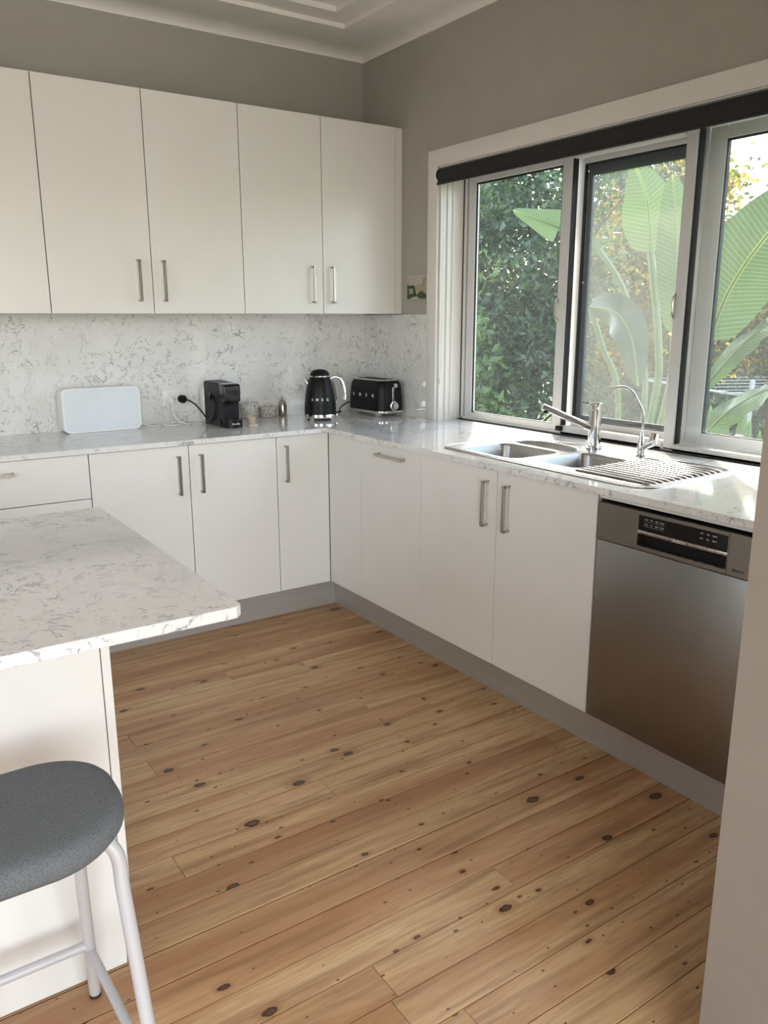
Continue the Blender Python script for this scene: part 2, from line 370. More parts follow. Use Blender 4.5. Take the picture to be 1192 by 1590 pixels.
# floor: dark battens below, every board its own piece
fl = struct(MB().box(X0, .0, Y0, 0, -.06, -.018).build('floor', M['subfloor']), 'knotty cypress floorboards over a dark subfloor')
PW = .102; rows = {}
fixed = {-1: [-1.563], 1: [-1.658], 2: [-1.215], 6: [-.615], 7: [-1.896], 8: [-1.387], 10: [-.62], 11: [-.794], 12: [-1.798, -1.0], 17: [-1.32], 5: [-2.6], 3: [-2.4], 4: [-3.0]}
rg = random.Random(5)
k0 = int(math.floor((Y0+2.795)/PW))-0
for k in range(k0, 28):
    ya = -2.795+PW*k; yb = ya+PW
    ya2, yb2 = max(ya, Y0), min(yb, 0)
    if yb2-ya2 < .01: continue
    cuts = list(fixed.get(k, []))
    if not cuts: cuts = [rg.uniform(-2.3, -.2)]
    x = min(cuts)
    while True:
        x -= rg.uniform(1.5, 2.6)
        if x < X0+.3: break
        cuts.append(x)
    xs = [X0]+sorted(cuts)+[0.0]
    for a, b in zip(xs[:-1], xs[1:]):
        g = .0034 if rg.random() < .25 else .0014
        lift = rg.uniform(-.0005, .0003); hx, hy = (b-a)/2-.0005, (yb2-ya2)/2-g/2; c = .0012
        v = [(-hx, -hy, -.018), (hx, -hy, -.018), (hx, hy, -.018), (-hx, hy, -.018),
             (-hx, -hy, -c), (hx, -hy, -c), (hx, hy, -c), (-hx, hy, -c),
             (-hx+c*.4, -hy+c, 0), (hx-c*.4, -hy+c, 0), (hx-c*.4, hy-c, 0), (-hx+c*.4, hy-c, 0)]
        f = [(0, 1, 5, 4), (1, 2, 6, 5), (2, 3, 7, 6), (3, 0, 4, 7), (4, 5, 9, 8), (5, 6, 10, 9), (6, 7, 11, 10), (7, 4, 8, 11), (8, 9, 10, 11)]
        o = MB().add(v, f).build('floorboard', M['wood'], fl, 20, fix=False)
        o.location = ((a+b)/2, (ya2+yb2)/2, lift)
# walls
WY0, WY1, WZ0, WZ1 = -2.66, -.66, .878, 2.083      # window opening
struct(MB().box(X0-.12, .22, 0, .12, -.06, H+.05).build('wall_back', M['wall']), 'grey-green painted wall behind the cabinets')
w = MB().box(0, .2, WY1, 0, -.06, H+.05).box(0, .2, Y0, WY0, -.06, H+.05).box(0, .2, WY0, WY1, -.06, WZ0).box(0, .2, WY0, WY1, WZ1, H+.05)
struct(w.build('wall_right', M['wall']), 'grey-green painted wall with the kitchen window')
w = MB().box(X0-.12, X0, -1.9, 0, -.06, H+.05).box(X0-.12, X0, Y0, -3.5, -.06, H+.05).box(X0-.12, X0, -3.5, -1.9, -.06, .85).box(X0-.12, X0, -3.5, -1.9, 2.15, H+.05)
struct(w.build('wall_left', M['wall']))
w = MB().box(X0-.12, -4.2, Y0-.12, Y0, -.06, H+.05).box(-1.2, .2, Y0-.12, Y0, -.06, H+.05).box(-4.2, -1.2, Y0-.12, Y0, 2.3, H+.05)
struct(w.build('wall_front', M['wall']))
struct(MB().box(-1.27, .0, -3.42, -3.142, 0, 2.70).build('wall_nib', M['nib']), 'cream wall end close by at the right edge')
# ceiling stepped up twice in the middle
def ring(mb, z, x0, x1, y0, y1, X0_, X1_, Y0_, Y1_, t=.02):
    mb.box(x0, X0_, y0, y1, z, z+t); mb.box(X1_, x1, y0, y1, z, z+t); mb.box(X0_, X1_, y0, Y0_, z, z+t); mb.box(X0_, X1_, Y1_, y1, z, z+t)
ce = MB(); a, b = .283, .395
ring(ce, H, X0, 0, Y0, 0, X0+a, -a, Y0+a, -a, .0205); ring(ce, H+.02, X0, 0, Y0, 0, X0+b, -b, Y0+b, -b, .0205)
ce.box(X0-.1, .2, Y0-.1, .1, H+.04, H+.1)
struct(ce.build('ceiling', M['ceiling']), 'white plaster ceiling with two stepped recesses')
# coved cornice
def cove(axis, n=8):
    r, h = .085, .040; pr = [(0, H), (0, H-h), (.006, H-h), (.006, H-h+.004)]
    for i in range(n+1):
        t = PI/2*i/n; pr.append((.006+(r-.006)*(1-math.cos(t)), H-h+.004+(h-.004)*math.sin(t)))
    mb = MB(); m_ = len(pr)
    A = [(X0, -d, z) for d, z in pr] if axis == 'back' else [(-d, Y0, z) for d, z in pr]
    B = [(0, -d, z) for d, z in pr] if axis == 'back' else [(-d, 0, z) for d, z in pr]
    mb.add(A+B, [(i, (i+1) % m_, m_+(i+1) % m_, m_+i) for i in range(m_)]+[tuple(range(m_)), tuple(range(2*m_-1, m_-1, -1))])
    return mb
struct(cove('back').build('trim_1', M['ceiling'], None, 40), 'white coved cornice along the cabinet wall')
struct(cove('right').build('trim_2', M['ceiling'], None, 40), 'white coved cornice above the window wall')
# window casing
cs = MB().box(-.016, 0, -.66, -.587, .9, 2.157, .002).box(-.016, 0, -2.74, -2.66, .9, 2.157, .002).box(-.0165, 0, -2.74, -.587, 2.083, 2.1575, .002)
struct(cs.build('trim_3', M['white_gloss']), 'white timber casing round the kitchen window')
# window
win = bpy.data.objects.new('window_1', None); C.objects.link(win); struct(win, 'wide white sliding window over the sink')
XF = .135
MB().box(0, XF, -.672, -.660, .9, 2.083).box(0, XF, -2.66, -2.648, .9, 2.083).box(0, .2, -2.648, -.672, 2.071, 2.083).box(.035, .05, -.680, -.672, .9, 2.071).box(.068, .075, -.678, -.672, .9, 2.071).build('window_reveal', M['white_gloss'], win)
MB().box(.12, .2, -2.648, -.672, .878, .903).build('sill_seal', M['black_rubber'], win)
# fixed outer frame of powder-coated aluminium
def bar(name, x0, x1, y0, y1, z0, z1, m_='alu', bev=.002): return MB().box(x0, x1, y0, y1, z0, z1, bev, 1).build(name, M[m_], win)
bar('window_jamb', XF, .215, -.696, -.680, .903, 2.071); bar('frame_gasket', XF+.001, .20, -.681, -.672, .903, 2.071, 'black_rubber', 0)
bar('frame_gasket', XF+.012, .20, -.704, -.696, .915, 2.06, 'black_rubber', 0)
bar('window_jamb', XF, .215, -2.648, -2.63, .903, 2.071)
bar('window_head', XF, .215, -2.63, -.672, 2.05, 2.071); bar('window_sill', XF, .215, -2.63, -.672, .903, .915)
# inner left sash (x .140-.165)
def sash(name, x0, x1, ya, yb, z0, z1, st_l, st_r, rail_b, rail_t, m_='alu', pane='glass', gasket=True, label=None):
    o = bpy.data.objects.new(name, None); C.objects.link(o); o.parent = win
    if label: o['label'] = label
    def p(n, *a, mm=m_): return MB().box(*a, .002, 1).build(n, M[mm], o)
    p('stile', x0, x1, ya-st_l, ya, z0, z1); p('stile', x0, x1, yb, yb+st_r, z0, z1)
    p('rail', x0, x1, yb+st_r, ya-st_l, z0, z0+rail_b); p('rail', x0, x1, yb+st_r, ya-st_l, z1-rail_t, z1)
    xm = (x0+x1)/2
    if gasket:
        g = .006; a_, b_, c_, d_ = yb+st_r, ya-st_l, z0+rail_b, z1-rail_t
        MB().box(xm-.008, xm+.008, b_-g, b_, c_, d_).box(xm-.008, xm+.008, a_, a_+g, c_, d_).box(xm-.008, xm+.008, a_+g, b_-g, c_, c_+.003).box(xm-.008, xm+.008, a_+g, b_-g, d_-g, d_).build('glazing_gasket', M['black_rubber'], o)
    MB().box(xm-.002, xm+.002, yb+st_r, ya-st_l, z0+rail_b, z1-rail_t).build('pane', M[pane], o)
    return o
s1 = sash('window_sash', .140, .168, -.704, -1.361, .906, 2.055, .050, .053, .034, .042)
MB().box(.150, .158, -.762, -.756, .942, 2.012).build('outer_bead', M['white_gloss'], s1)
# pull catches
def catch(y, zc, parent, w_=.010):
    mb = MB(); pts = smooth_pts([(.138, y, zc-.045), (.129, y, zc-.028), (.127, y, zc), (.129, y, zc+.028), (.138, y, zc+.045)], 4, False)
    mb.tube(pts, .0055, 8); return mb.build('catch', M['handle'], parent)
catch(-1.314, 1.43, s1)
# middle sash on the outer track with its screen
s2 = sash('window_sash', .188, .206, -1.343, -1.958, .925, 2.050, .040, .040, .040, .040)
sc = bpy.data.objects.new('flyscreen', None); C.objects.link(sc); sc.parent = win; sc['label'] = 'dark framed flyscreen of the middle pane'
MB().box(.209, .222, -1.412, -1.386, .966, 2.012).box(.209, .222, -1.950, -1.915, .966, 2.012).box(.209, .222, -1.915, -1.412, .966, .985).box(.209, .222, -1.915, -1.412, 1.965, 2.012).build('screen_frame', M['alu_dark'], sc)
MB().box(.2155, .2165, -1.915, -1.412, .985, 1.965).build('screen_mesh', M['screen'], sc)
# middle mullion and right hand fixed light
mu = bar('mullion', XF, .168, -1.950, -1.903, .906, 2.055, 'alu', .003)
catch(-1.907, 1.44, mu)
bar('frame_gasket', XF+.006, .172, -1.954, -1.950, .925, 2.05, 'black_rubber', 0); bar('frame_gasket', XF+.008, .172, -1.365, -1.361, .938, 2.03, 'black_rubber', 0)
bar('window_rail', XF, .180, -2.63, -1.945, .903, .930); bar('window_rail', XF, .180, -2.63, -1.945, 2.045, 2.060)
bar('window_rail', XF, .184, -1.897, -1.368, .903, .938); bar('window_rail', XF, .184, -1.897, -1.368, 2.030, 2.060)
MB().box(.150, .154, -2.63, -1.945, .930, 2.045).build('pane', M['glass'], win)
s3 = sash('window_sash', .188, .212, -1.962, -2.62, .925, 2.045, .066, .05, .052, .045, gasket=True)
# sash lock
lk = MB().box(.118, .137, -1.384, -1.352, .917, .938, .004).build('sash_lock', M['black'], win)
# exterior: rendered wall face, lawn, and an unseen eave shaped to cut the sun
struct(MB().box(-6, .9, -7, 3, 2.78, 2.86).build('sun_cut_eave', M['ext']))
struct(MB().box(.22, 40, -25, 45, -.62, -.5).build('ground', M['grass']), 'lawn outside the window')

# ============================================================ FITTED KITCHEN
BT = .90; BB = .878; D = -.582
# L shaped benchtop, one slab with sink opening
def cells(xs, ys, skip, z0, z1):
    idx = {}; mb = MB(); keep = {(i, j) for i in range(len(xs)-1) for j in range(len(ys)-1) if not skip((xs[i]+xs[i+1])/2, (ys[j]+ys[j+1])/2)}
    def q(*p): mb.add(p, [(0, 1, 2, 3)])
    for i, j in keep:
        a, b, c, d = xs[i], xs[i+1], ys[j], ys[j+1]
        q((a, c, z1), (b, c, z1), (b, d, z1), (a, d, z1)); q((a, c, z0), (a, d, z0), (b, d, z0), (b, c, z0))
        if (i-1, j) not in keep: q((a, c, z0), (a, c, z1), (a, d, z1), (a, d, z0))
        if (i+1, j) not in keep: q((b, c, z0), (b, d, z0), (b, d, z1), (b, c, z1))
        if (i, j-1) not in keep: q((a, c, z0), (b, c, z0), (b, c, z1), (a, c, z1))
        if (i, j+1) not in keep: q((a, d, z0), (a, d, z1), (b, d, z1), (b, d, z0))
    return mb
def sk(x, y):
    if x < -.6 and y < -.6: return True
    if -.495 < x < -.075 and -2.02 < y < -1.40: return True
    if x > -.0 and not (-2.648 < y < -.672): return True
    return False
bt = cells([-3.4, -.6, -.495, -.075, 0, .12], [-3.14, -2.648, -2.02, -1.40, -.672, -.6, 0], sk, BB, BT).build('benchtop', M['stone'])
tag(bt, 'white veined stone benchtop running along two walls in an L', 'benchtop')
md = bt.modifiers.new('edge', 'BEVEL'); md.width = .0015; md.segments = 1; md.limit_method = 'ANGLE'
tag(MB().box(-3.4, -.0005, -.0125, -.0005, BT+.0002, 1.4175).build('splashback', M['stone']), 'long veined stone splashback below the wall cabinets', 'splashback')
tag(MB().box(-.0125, -.0005, -.586, -.0130, BT+.0002, 1.414).build('splashback', M['stone']), 'short veined stone splashback between corner and window', 'splashback')

def bar_handle(a, b, out, parent, t=.0125, st=.026):
    """square-section D handle between a and b, standing off along out"""
    a, b, o = Vector(a), Vector(b), Vector(out).normalized(); ax = (b-a).normalized(); s_ = ax.cross(o)
    mb = MB()
    def bx(p, q, w_, h_):   # beam p->q, w_ along s_, h_ along third
        d = (q-p).normalized(); u = s_; v = d.cross(u)
        vs = [p+u*i*w_/2+v*j*h_/2 for i, j in ((-1, -1), (1, -1), (1, 1), (-1, 1))]+[q+u*i*w_/2+v*j*h_/2 for i, j in ((-1, -1), (1, -1), (1, 1), (-1, 1))]
        mb.add(vs, [(3, 2, 1, 0), (4, 5, 6, 7), (0, 1, 5, 4), (1, 2, 6, 5), (2, 3, 7, 6), (3, 0, 4, 7)])
    h = t*.62
    bx(a+o*(st), b+o*(st), t, h); bx(a+ax*h/2, a+ax*h/2+o*(st+h/2), t, h); bx(b-ax*h/2, b-ax*h/2+o*(st+h/2), t, h)
    o_ = mb.build('handle', M['handle'], parent); mo = o_.modifiers.new('b', 'BEVEL'); mo.width = .0008; mo.segments = 1
    return o_
G = .0018
def door(r, name, box, hnd=None, out=None):
    o = MB().box(*box, .001, 1).build(name, M['white_lam'], r)
    if hnd: bar_handle(hnd[0], hnd[1], out, o)
    return o
# wall cabinets
ub = (-2.557, -2.137, -1.7172, -1.2976, -.877, -.4639, -.0434)
uz0, uz1, uy = 1.418, 2.301, -.357
for i, lab in ((0, 'tall white wall cabinet cut off by the left picture edge'), (2, 'white double-door wall cabinet above speaker and coffee machine'), (4, 'white double-door wall cabinet at the corner above the kettle')):
    r = root('wall_cabinet', lab, 'cabinet', 'white wall cabinets')
    MB().box(ub[i]+.001, ub[i+2]-.001, uy+.020, 0, uz0+.001, uz1-.002).build('body', M['carcass'], r)
    MB().box(ub[i]+.001, ub[i+2]-.001, uy+.018, -.013, uz0, uz0+.001).build('underside', M['white_lam'], r)
    for j in (0, 1):
        a, b = ub[i+j]+G, ub[i+j+1]-G
        hx = (b-.058) if j == 0 else (a+.045)
        door(r, 'door', (a, b, uy, uy+.018, uz0, uz1), ((hx, uy, 1.468), (hx, uy, 1.637)), (0, -1, 0))
    if i == 4: MB().box(-.0434+G, -.001, uy+.003, -.013, uz0, uz1, .001, 1).build('filler_panel', M['white_lam'], r)
    based(r, ((ub[i]+ub[i+2])/2, -.18, uz0))
# base cabinets, back run
z0, z1 = .142, .8745
def drawerbank(x0, x1, lab):
    r = root('drawer_cabinet', lab, 'cabinet')
    MB().box(x0+.001, x1-.001, D+.019, -.013, .1405, BB).build('body', M['carcass'], r)
    for a, b in ((.697, z1), (.42, .694), (z0, .417)):
        cx = (x0+x1)/2; door(r, 'drawer', (x0+G, x1-G, D, D+.018, a, b), ((cx-.1, D, b-.048), (cx+.1, D, b-.048)), (0, -1, 0))
    based(r, ((x0+x1)/2, -.3, .12)); return r
drawerbank(-2.44, -1.6801, 'white drawer cabinet under the speaker, behind the island')
drawerbank(-3.30, -2.44, 'white drawer cabinet beyond the left picture edge')
r = root('base_cabinet', 'white double-door base cabinet below the coffee machine, two vertical handles', 'cabinet')
MB().box(-1.6801, -.8542, D+.019, -.013, .1405, BB).build('body', M['carcass'], r)
door(r, 'door', (-1.6801+G, -1.2673-G, D, D+.018, z0, z1), ((-1.318, D, .667), (-1.318, D, .834)), (0, -1, 0))
door(r, 'door', (-1.2673+G, -.8542-G, D, D+.018, z0, z1), ((-1.218, D, .667), (-1.218, D, .834)), (0, -1, 0))
based(r, (-1.267, -.3, .12))
r = root('corner_cabinet', 'white corner base cabinet with folding door, single handle', 'cabinet')
MB().prism([(-.8542, -.013), (-.013, -.013), (-.013, -.8641), (D+.019, -.8641), (D+.019, D+.019), (-.8542, D+.019)], .1405, BB).build('body', M['carcass'], r)
door(r, 'door', (-.8542+G, D-.002, D, D+.018, z0, z1), ((-.811, D, .667), (-.811, D, .834)), (0, -1, 0))
door(r, 'door', (D, D+.018, -.8641+G, D-.002, z0, z1))
based(r, (-.4, -.4, .12))
# base cabinets, window run
r = root('bin_cabinet', 'white pull-out base cabinet with one horizontal handle on top', 'cabinet')
MB().box(D+.019, -.013, -1.3102, -.8641, .1405, BB).build('body', M['carcass'], r)
door(r, 'door', (D, D+.018, -1.3102+G, -.8641-G, z0, z1), ((D, -1.013, .832), (D, -1.205, .832)), (-1, 0, 0))
based(r, (-.3, -1.087, .12))
r = root('sink_cabinet', 'white double-door base cabinet below the sink', 'cabinet')
MB().box(D+.019, -.52, -2.2245, -1.3102, .1405, BB).box(-.52, -.013, -2.2245, -1.3102, .1405, .66).build('body', M['carcass'], r)
door(r, 'door', (D, D+.018, -1.7642+G, -1.3102-G, z0, z1), ((D, -1.717, .667), (D, -1.717, .834)), (-1, 0, 0))
door(r, 'door', (D, D+.018, -2.2245+G, -1.7642-G, z0, z1), ((D, -1.829, .667), (D, -1.829, .834)), (-1, 0, 0))
based(r, (-.3, -1.767, .12))
r = root('end_cabinet', 'white base cabinet end beyond the dishwasher, behind the wall end', 'cabinet')
MB().box(D+.019, -.013, -3.14, -2.84, .1405, BB).build('body', M['carcass'], r); door(r, 'door', (D, D+.018, -3.138, -2.841, z0, z1)); MB().box(D+.004, D+.022, -2.838, -2.227, .864, BB-.001).build('filler_strip', M['white_lam'], r); based(r, (-.3, -2.99, .12))
# filler strip above dishwasher
# kickboards
K = -.523
tag(MB().box(-3.3, K, K, K+.016, 0.0005, .1395).build('kickboard', M['kick']), 'brushed metal kickboard below the back run of cabinets', 'kickboard')
tag(MB().box(K, K+.016, -2.2125, K-.001, 0.0005, .1395).build('kickboard', M['kick']), 'long brushed metal kickboard from the corner to the dishwasher', 'kickboard')
tag(MB().box(K, K+.016, -3.14, -2.2135, 0.0005, .1395).build('kickboard', M['kick']), 'short brushed metal kickboard below the dishwasher', 'kickboard')
# dishwasher
r = root('dishwasher', 'brushed steel built-in dishwasher with dark control strip', 'dishwasher')
ya, yb = -2.832, -2.236; xd = D-.012
MB().box(-.555, -.03, yb, ya, .145, .853).build('tub_casing', M['black'], r)
# door panel slightly behind fascia
MB().box(xd+.004, -.556, ya, yb, .147, .737, .002).build('door_panel', M['steel'], r)
fa = MB().box(xd, -.556, -2.387, yb, .7395, .855, .0015, 1).box(xd, -.556, ya, -2.678, .7395, .855, .0015, 1).box(xd, -.556, -2.678, -2.387, .844, .855, .0015, 1).box(xd, -.556, -2.678, -2.387, .7395, .752, .0015, 1)
fo = fa.build('fascia', M['steel'], r)
MB().box(xd+.024, -.556, -2.678, -2.387, .752, .844).build('recess', M['black'], r)
dp = MB().box(xd+.003, xd+.023, -2.677, -2.388, .800, .8435).build('display', M['black_gloss'], r)
MB().box(xd-.002, xd+.022, -2.677, -2.388, .7895, .8000, .002).build('grip', M['handle'], r)
MB().box(xd-.0005, xd+.020, -2.6785, -2.6765, .752, .844).box(xd-.0005, xd+.020, -2.3885, -2.3865, .752, .844).box(xd-.0005, xd+.020, -2.6785, -2.3865, .751, .753).build('recess_trim', M['handle'], r)
tm = lambda y, z, x: frame_m((x, y, z), (0, -1, 0), (0, 0, 1), (-1, 0, 0))
t = MB(); text_into(t, 'BOSCH', .0125, tm(-2.530, .7948, xd-.0026)); t.build('lettering', M['white_plastic'], r)
t = MB(); text_into(t, 'Serie | 8', .0095, tm(-2.712, .7575, xd-.0006)); t.build('lettering', M['text_dark'], r)
t = MB()
for row, zz in enumerate((.834, .820)):
    for kx, s_ in enumerate(('Auto', 'Eco', 'Glass', 'Quick')): text_into(t, s_, .0055, tm(-2.414-.018*kx, zz, xd+.0024), .0002)
    for kx, s_ in enumerate(('Half', 'Dry', 'Speed')): text_into(t, s_, .0055, tm(-2.595-.02*kx, zz, xd+.0024), .0002)
    t.box(xd+.002, xd+.0032, -2.405, -2.475, zz-.0065, zz-.0062)
tag(t.build('panel_print', M['text_grey'], r), kind='stuff')
based(r, (-.3, -2.534, .145))

# ------------------------------------------------------------ island
r = root('island_cabinet', 'white island cabinet under the overhanging stone top', 'cabinet')
MB().box(-3.3, -2.104, -2.262, -1.70, 0.001, BB).build('body', M['carcass'], r)
MB().box(-3.3, -2.1055, -2.280, -2.2625, 0.001, BB-.0005, .001, 1).build('back_panel', M['white_lam'], r)
MB().box(-2.1030, -2.0850, -2.278, -1.69, 0.012, BB-.0005, .001, 1).build('end_panel', M['white_lam'], r)
for k, x in enumerate((-3.3, -2.70)): MB().box(x+.002, x+.596, -1.7, -1.682, .142, .8745, .001, 1).build('door', M['white_lam'], r)
based(r, (-2.7, -1.98, 0))
isl = MB().prism([(-3.4, -2.5837), (-1.935, -2.5837), (-1.9218, -2.5705), (-1.9218, -1.652), (-1.93, -1.644), (-3.4, -1.644)], BB, BT).build('island_benchtop', M['stone'])
tag(isl, 'veined stone island top in the left foreground', 'benchtop'); md = isl.modifiers.new('e', 'BEVEL'); md.width = .0015; md.segments = 2

# ============================================================ SINK AND TAPS
sk_ = root('sink', 'stainless steel double bowl sink with ribbed drainer under the window', 'sink')
outl = [(-.523, -1.43), (-.508, -1.375), (-.45, -1.345), (-.33, -1.338), (-.20, -1.343), (-.115, -1.37), (-.068, -1.42), (-.048, -1.50), (-.040, -1.62), (-.034, -1.75), (-.030, -1.95), (-.030, -2.15), (-.031, -2.262), (-.050, -2.318), (-.10, -2.340), (-.28, -2.348), (-.44, -2.348), (-.495, -2.33), (-.522, -2.27), (-.525, -2.10), (-.525, -1.85), (-.524, -1.60)]
outl = [(p.x, p.y) for p in smooth_pts([(x, y, 0) for x, y in outl], 4)]
holes = {'bowl': rrect(-.487, -.232, -1.742, -1.425, .05), 'small': [(p.x, p.y) for p in smooth_pts([(-.205, -1.425, 0), (-.13, -1.432, 0), (-.085, -1.49, 0), (-.082, -1.60, 0), (-.105, -1.70, 0), (-.15, -1.742, 0), (-.205, -1.742, 0), (-.212, -1.58, 0)], 4)],
         'bowl2': rrect(-.437, -.160, -2.008, -1.782, .045)}
bm = bmesh.new()
def loop(pts, z):
    vs = [bm.verts.new((x, y, z)) for x, y in pts]
    for i in range(len(vs)): bm.edges.new((vs[i], vs[(i+1) % len(vs)]))
    return vs
zr = BT+.0045
loop(outl, zr)
for h in holes.values(): loop(h, zr)
bmesh.ops.triangle_fill(bm, use_beauty=True, use_dissolve=False, edges=bm.edges[:])
mb = MB().bm(bm)
def off(poly, d):   # grow a closed polygon by d
    n = len(poly); cx = sum(p[0] for p in poly)/n; cy = sum(p[1] for p in poly)/n; out = []
    ar = sum(poly[i][0]*poly[(i+1) % n][1]-poly[(i+1) % n][0]*poly[i][1] for i in range(n)); sg = 1 if ar > 0 else -1
    for i in range(n):
        t = Vector((poly[(i+1) % n][0]-poly[i-1][0], poly[(i+1) % n][1]-poly[i-1][1], 0)).normalized()
        out.append((poly[i][0]+t.y*d*sg, poly[i][1]-t.x*d*sg))
    return out
def lp(poly, z): return [(x, y, z) for x, y in poly]
mb.loft([lp(outl, zr), lp(off(outl, .003), zr-.001), lp(off(outl, .005), BT+.0003)], cap1=False)
mb.build('rim', M['sink'], sk_, 50)
# raised bead all round
bd = MB(); n = len(outl); pp = lp(off(outl, -.006), zr+.0005)
bd.tube(pp+[pp[0]], .0022, 8, False); bd.build('rim_bead', M['sink'], sk_)
def bowl(name, poly, depth, r=.035, waste=True):
    loops = [lp(poly, zr), lp(off(poly, -.004), zr-.002), lp(off(poly, -.008), zr-.010), lp(off(poly, -.014), zr-depth+r)]
    for k in range(1, 5):
        t = PI/2*k/4; loops.append(lp(off(poly, -.014-r*(1-math.cos(t))), zr-depth+r-r*math.sin(t)))
    o = MB().loft(loops).build(name, M['sink'], sk_, 60)
    if waste:
        cx = sum(p[0] for p in poly)/len(poly); cy = sum(p[1] for p in poly)/len(poly); z = zr-depth
        MB().lathe([(.0, z+.004), (.030, z+.004), (.038, z+.003), (.042, z+.0003)], cx, cy, 24).build('waste', M['chrome'], o)
    return o
bowl('bowl', holes['bowl'], .165); bowl('half_bowl', holes['small'], .035, .015, False); bowl('bowl', holes['bowl2'], .165)
# drainer: ribs run along the bench and get longer towards the front
for k in range(13):
    x = -.468+.0300*k; yA = -2.025 if x > -.44 else -2.03; yB = -2.315+.0*k
    ridge = smooth_pts([(x, yA, zr-.001), (x, yA-.02, zr+.0038), (x, yB+.02, zr+.0038), (x, yB, zr-.001)], 4, False)
    MB().tube(ridge, .0045, 8).build('drainer_rib', M['sink'], sk_)
bp_ = smooth_pts([(-.100, -2.03, zr), (-.075, -2.10, zr), (-.072, -2.29, zr), (-.10, -2.325, zr), (-.45, -2.333, zr), (-.492, -2.31, zr)], 6, False)
MB().tube(bp_, .003, 6).build('drainer_bead', M['sink'], sk_)
based(sk_, (-.28, -1.85, BT+.0005))
# mixer tap
TB = BT+.006
r = root('mixer_tap', 'chrome mixer tap with long straight spout pointing left over the sink', 'tap')
tx, ty = -.063, -1.737
MB().lathe([(.0, TB-.001), (.031, TB-.001), (.031, TB+.006), (.025, TB+.010), (.0235, TB+.012), (.0235, 1.052), (.0, 1.052)], tx, ty, 32).build('body', M['chrome'], r, 30)
MB().lathe([(.0, 1.054), (.024, 1.054), (.0245, 1.058), (.0245, 1.078), (.022, 1.082), (.0, 1.083)], tx, ty, 32).build('cap', M['chrome'], r, 30)
MB().tube([(tx, ty+.01, 1.073), (-.075, -1.672, 1.077)], [.0045, .004], 10).build('lever', M['chrome'], r)
e_ = Vector((-.245, -1.634, 1.070)); s0 = Vector((tx, ty, .980)); dr = (e_-s0).normalized()
sp_ = MB().tube([s0+dr*.015, e_], [.0135, .0125], 20).build('spout', M['chrome'], r)
MB().tube([e_-dr*.016, e_-dr*.016+Vector((0, 0, -.020))], .009, 16).build('aerator', M['black'], sp_)
based(r, (tx, ty, TB))
r = root('filter_tap', 'thin chrome gooseneck filter tap beside the ribbed drainer', 'tap')
fx, fy = -.059, -1.956
MB().lathe([(0, TB-.001), (.017, TB-.001), (.017, TB+.004), (.013, TB+.006), (.013, .955), (.010, .965), (.006, 1.0), (.0, 1.0)], fx, fy, 24).build('body', M['chrome'], r, 30)
MB().tube(smooth_pts([(fx, fy, .985), (-.057, -1.957, 1.025), (-.06, -1.955, 1.066), (-.079, -1.944, 1.108), (-.097, -1.933, 1.140), (-.118, -1.921, 1.154), (-.143, -1.906, 1.156), (-.158, -1.897, 1.145), (-.165, -1.892, 1.127)], 5, False), .0048, 12).build('gooseneck', M['chrome'], r)
hd = MB().tube([(fx, fy, .932), (-.082, -2.030, .965)], [.010, .011], 16).build('valve_arm', M['chrome'], r)
MB().tube([(-.066, -2.012, .962), (-.052, -2.006, .988)], .017, 20).build('valve_knob', M['chrome'], hd)
based(r, (fx, fy, TB))

# ============================================================ SMALL THINGS ON THE BENCHTOP
# speaker
r = root('speaker', 'wide white tabletop speaker with rounded corners standing on the back benchtop', 'speaker')
Wd, Hh, Dp = .352, .197, .112
def rsec(w_, h_, rr, y): return [(x, y, z) for x, z in rrect(-w_/2, w_/2, 0, h_, rr, 8)]
MB().loft([rsec(Wd-.05, Hh-.05, .03, Dp), rsec(Wd-.014, Hh-.012, .034, Dp-.012), rsec(Wd, Hh, .034, Dp-.04), rsec(Wd, Hh, .030, .012), rsec(Wd, Hh, .030, .004), rsec(Wd-.006, Hh-.006, .028, 0)], cap0=True).build('body', M['white_plastic'], r, 40)
MB().loft([[(x, -.0012, z) for x, z in rrect(-Wd/2+.008, Wd/2-.008, .008, Hh-.008, .024, 8)], [(x, .004, z) for x, z in rrect(-Wd/2+.008, Wd/2-.008, .008, Hh-.008, .024, 8)]], cap0=True).build('grille', M['grille'], r)
MB().box(-.0018, .0018, -.0018, 0, Hh-.038, Hh-.014).build('indicator', M['white_plastic'], r)
r.location = (-1.489, -.132, BT+.001); r.rotation_euler = (math.radians(-2.5)*0, 0, math.radians(2.3))
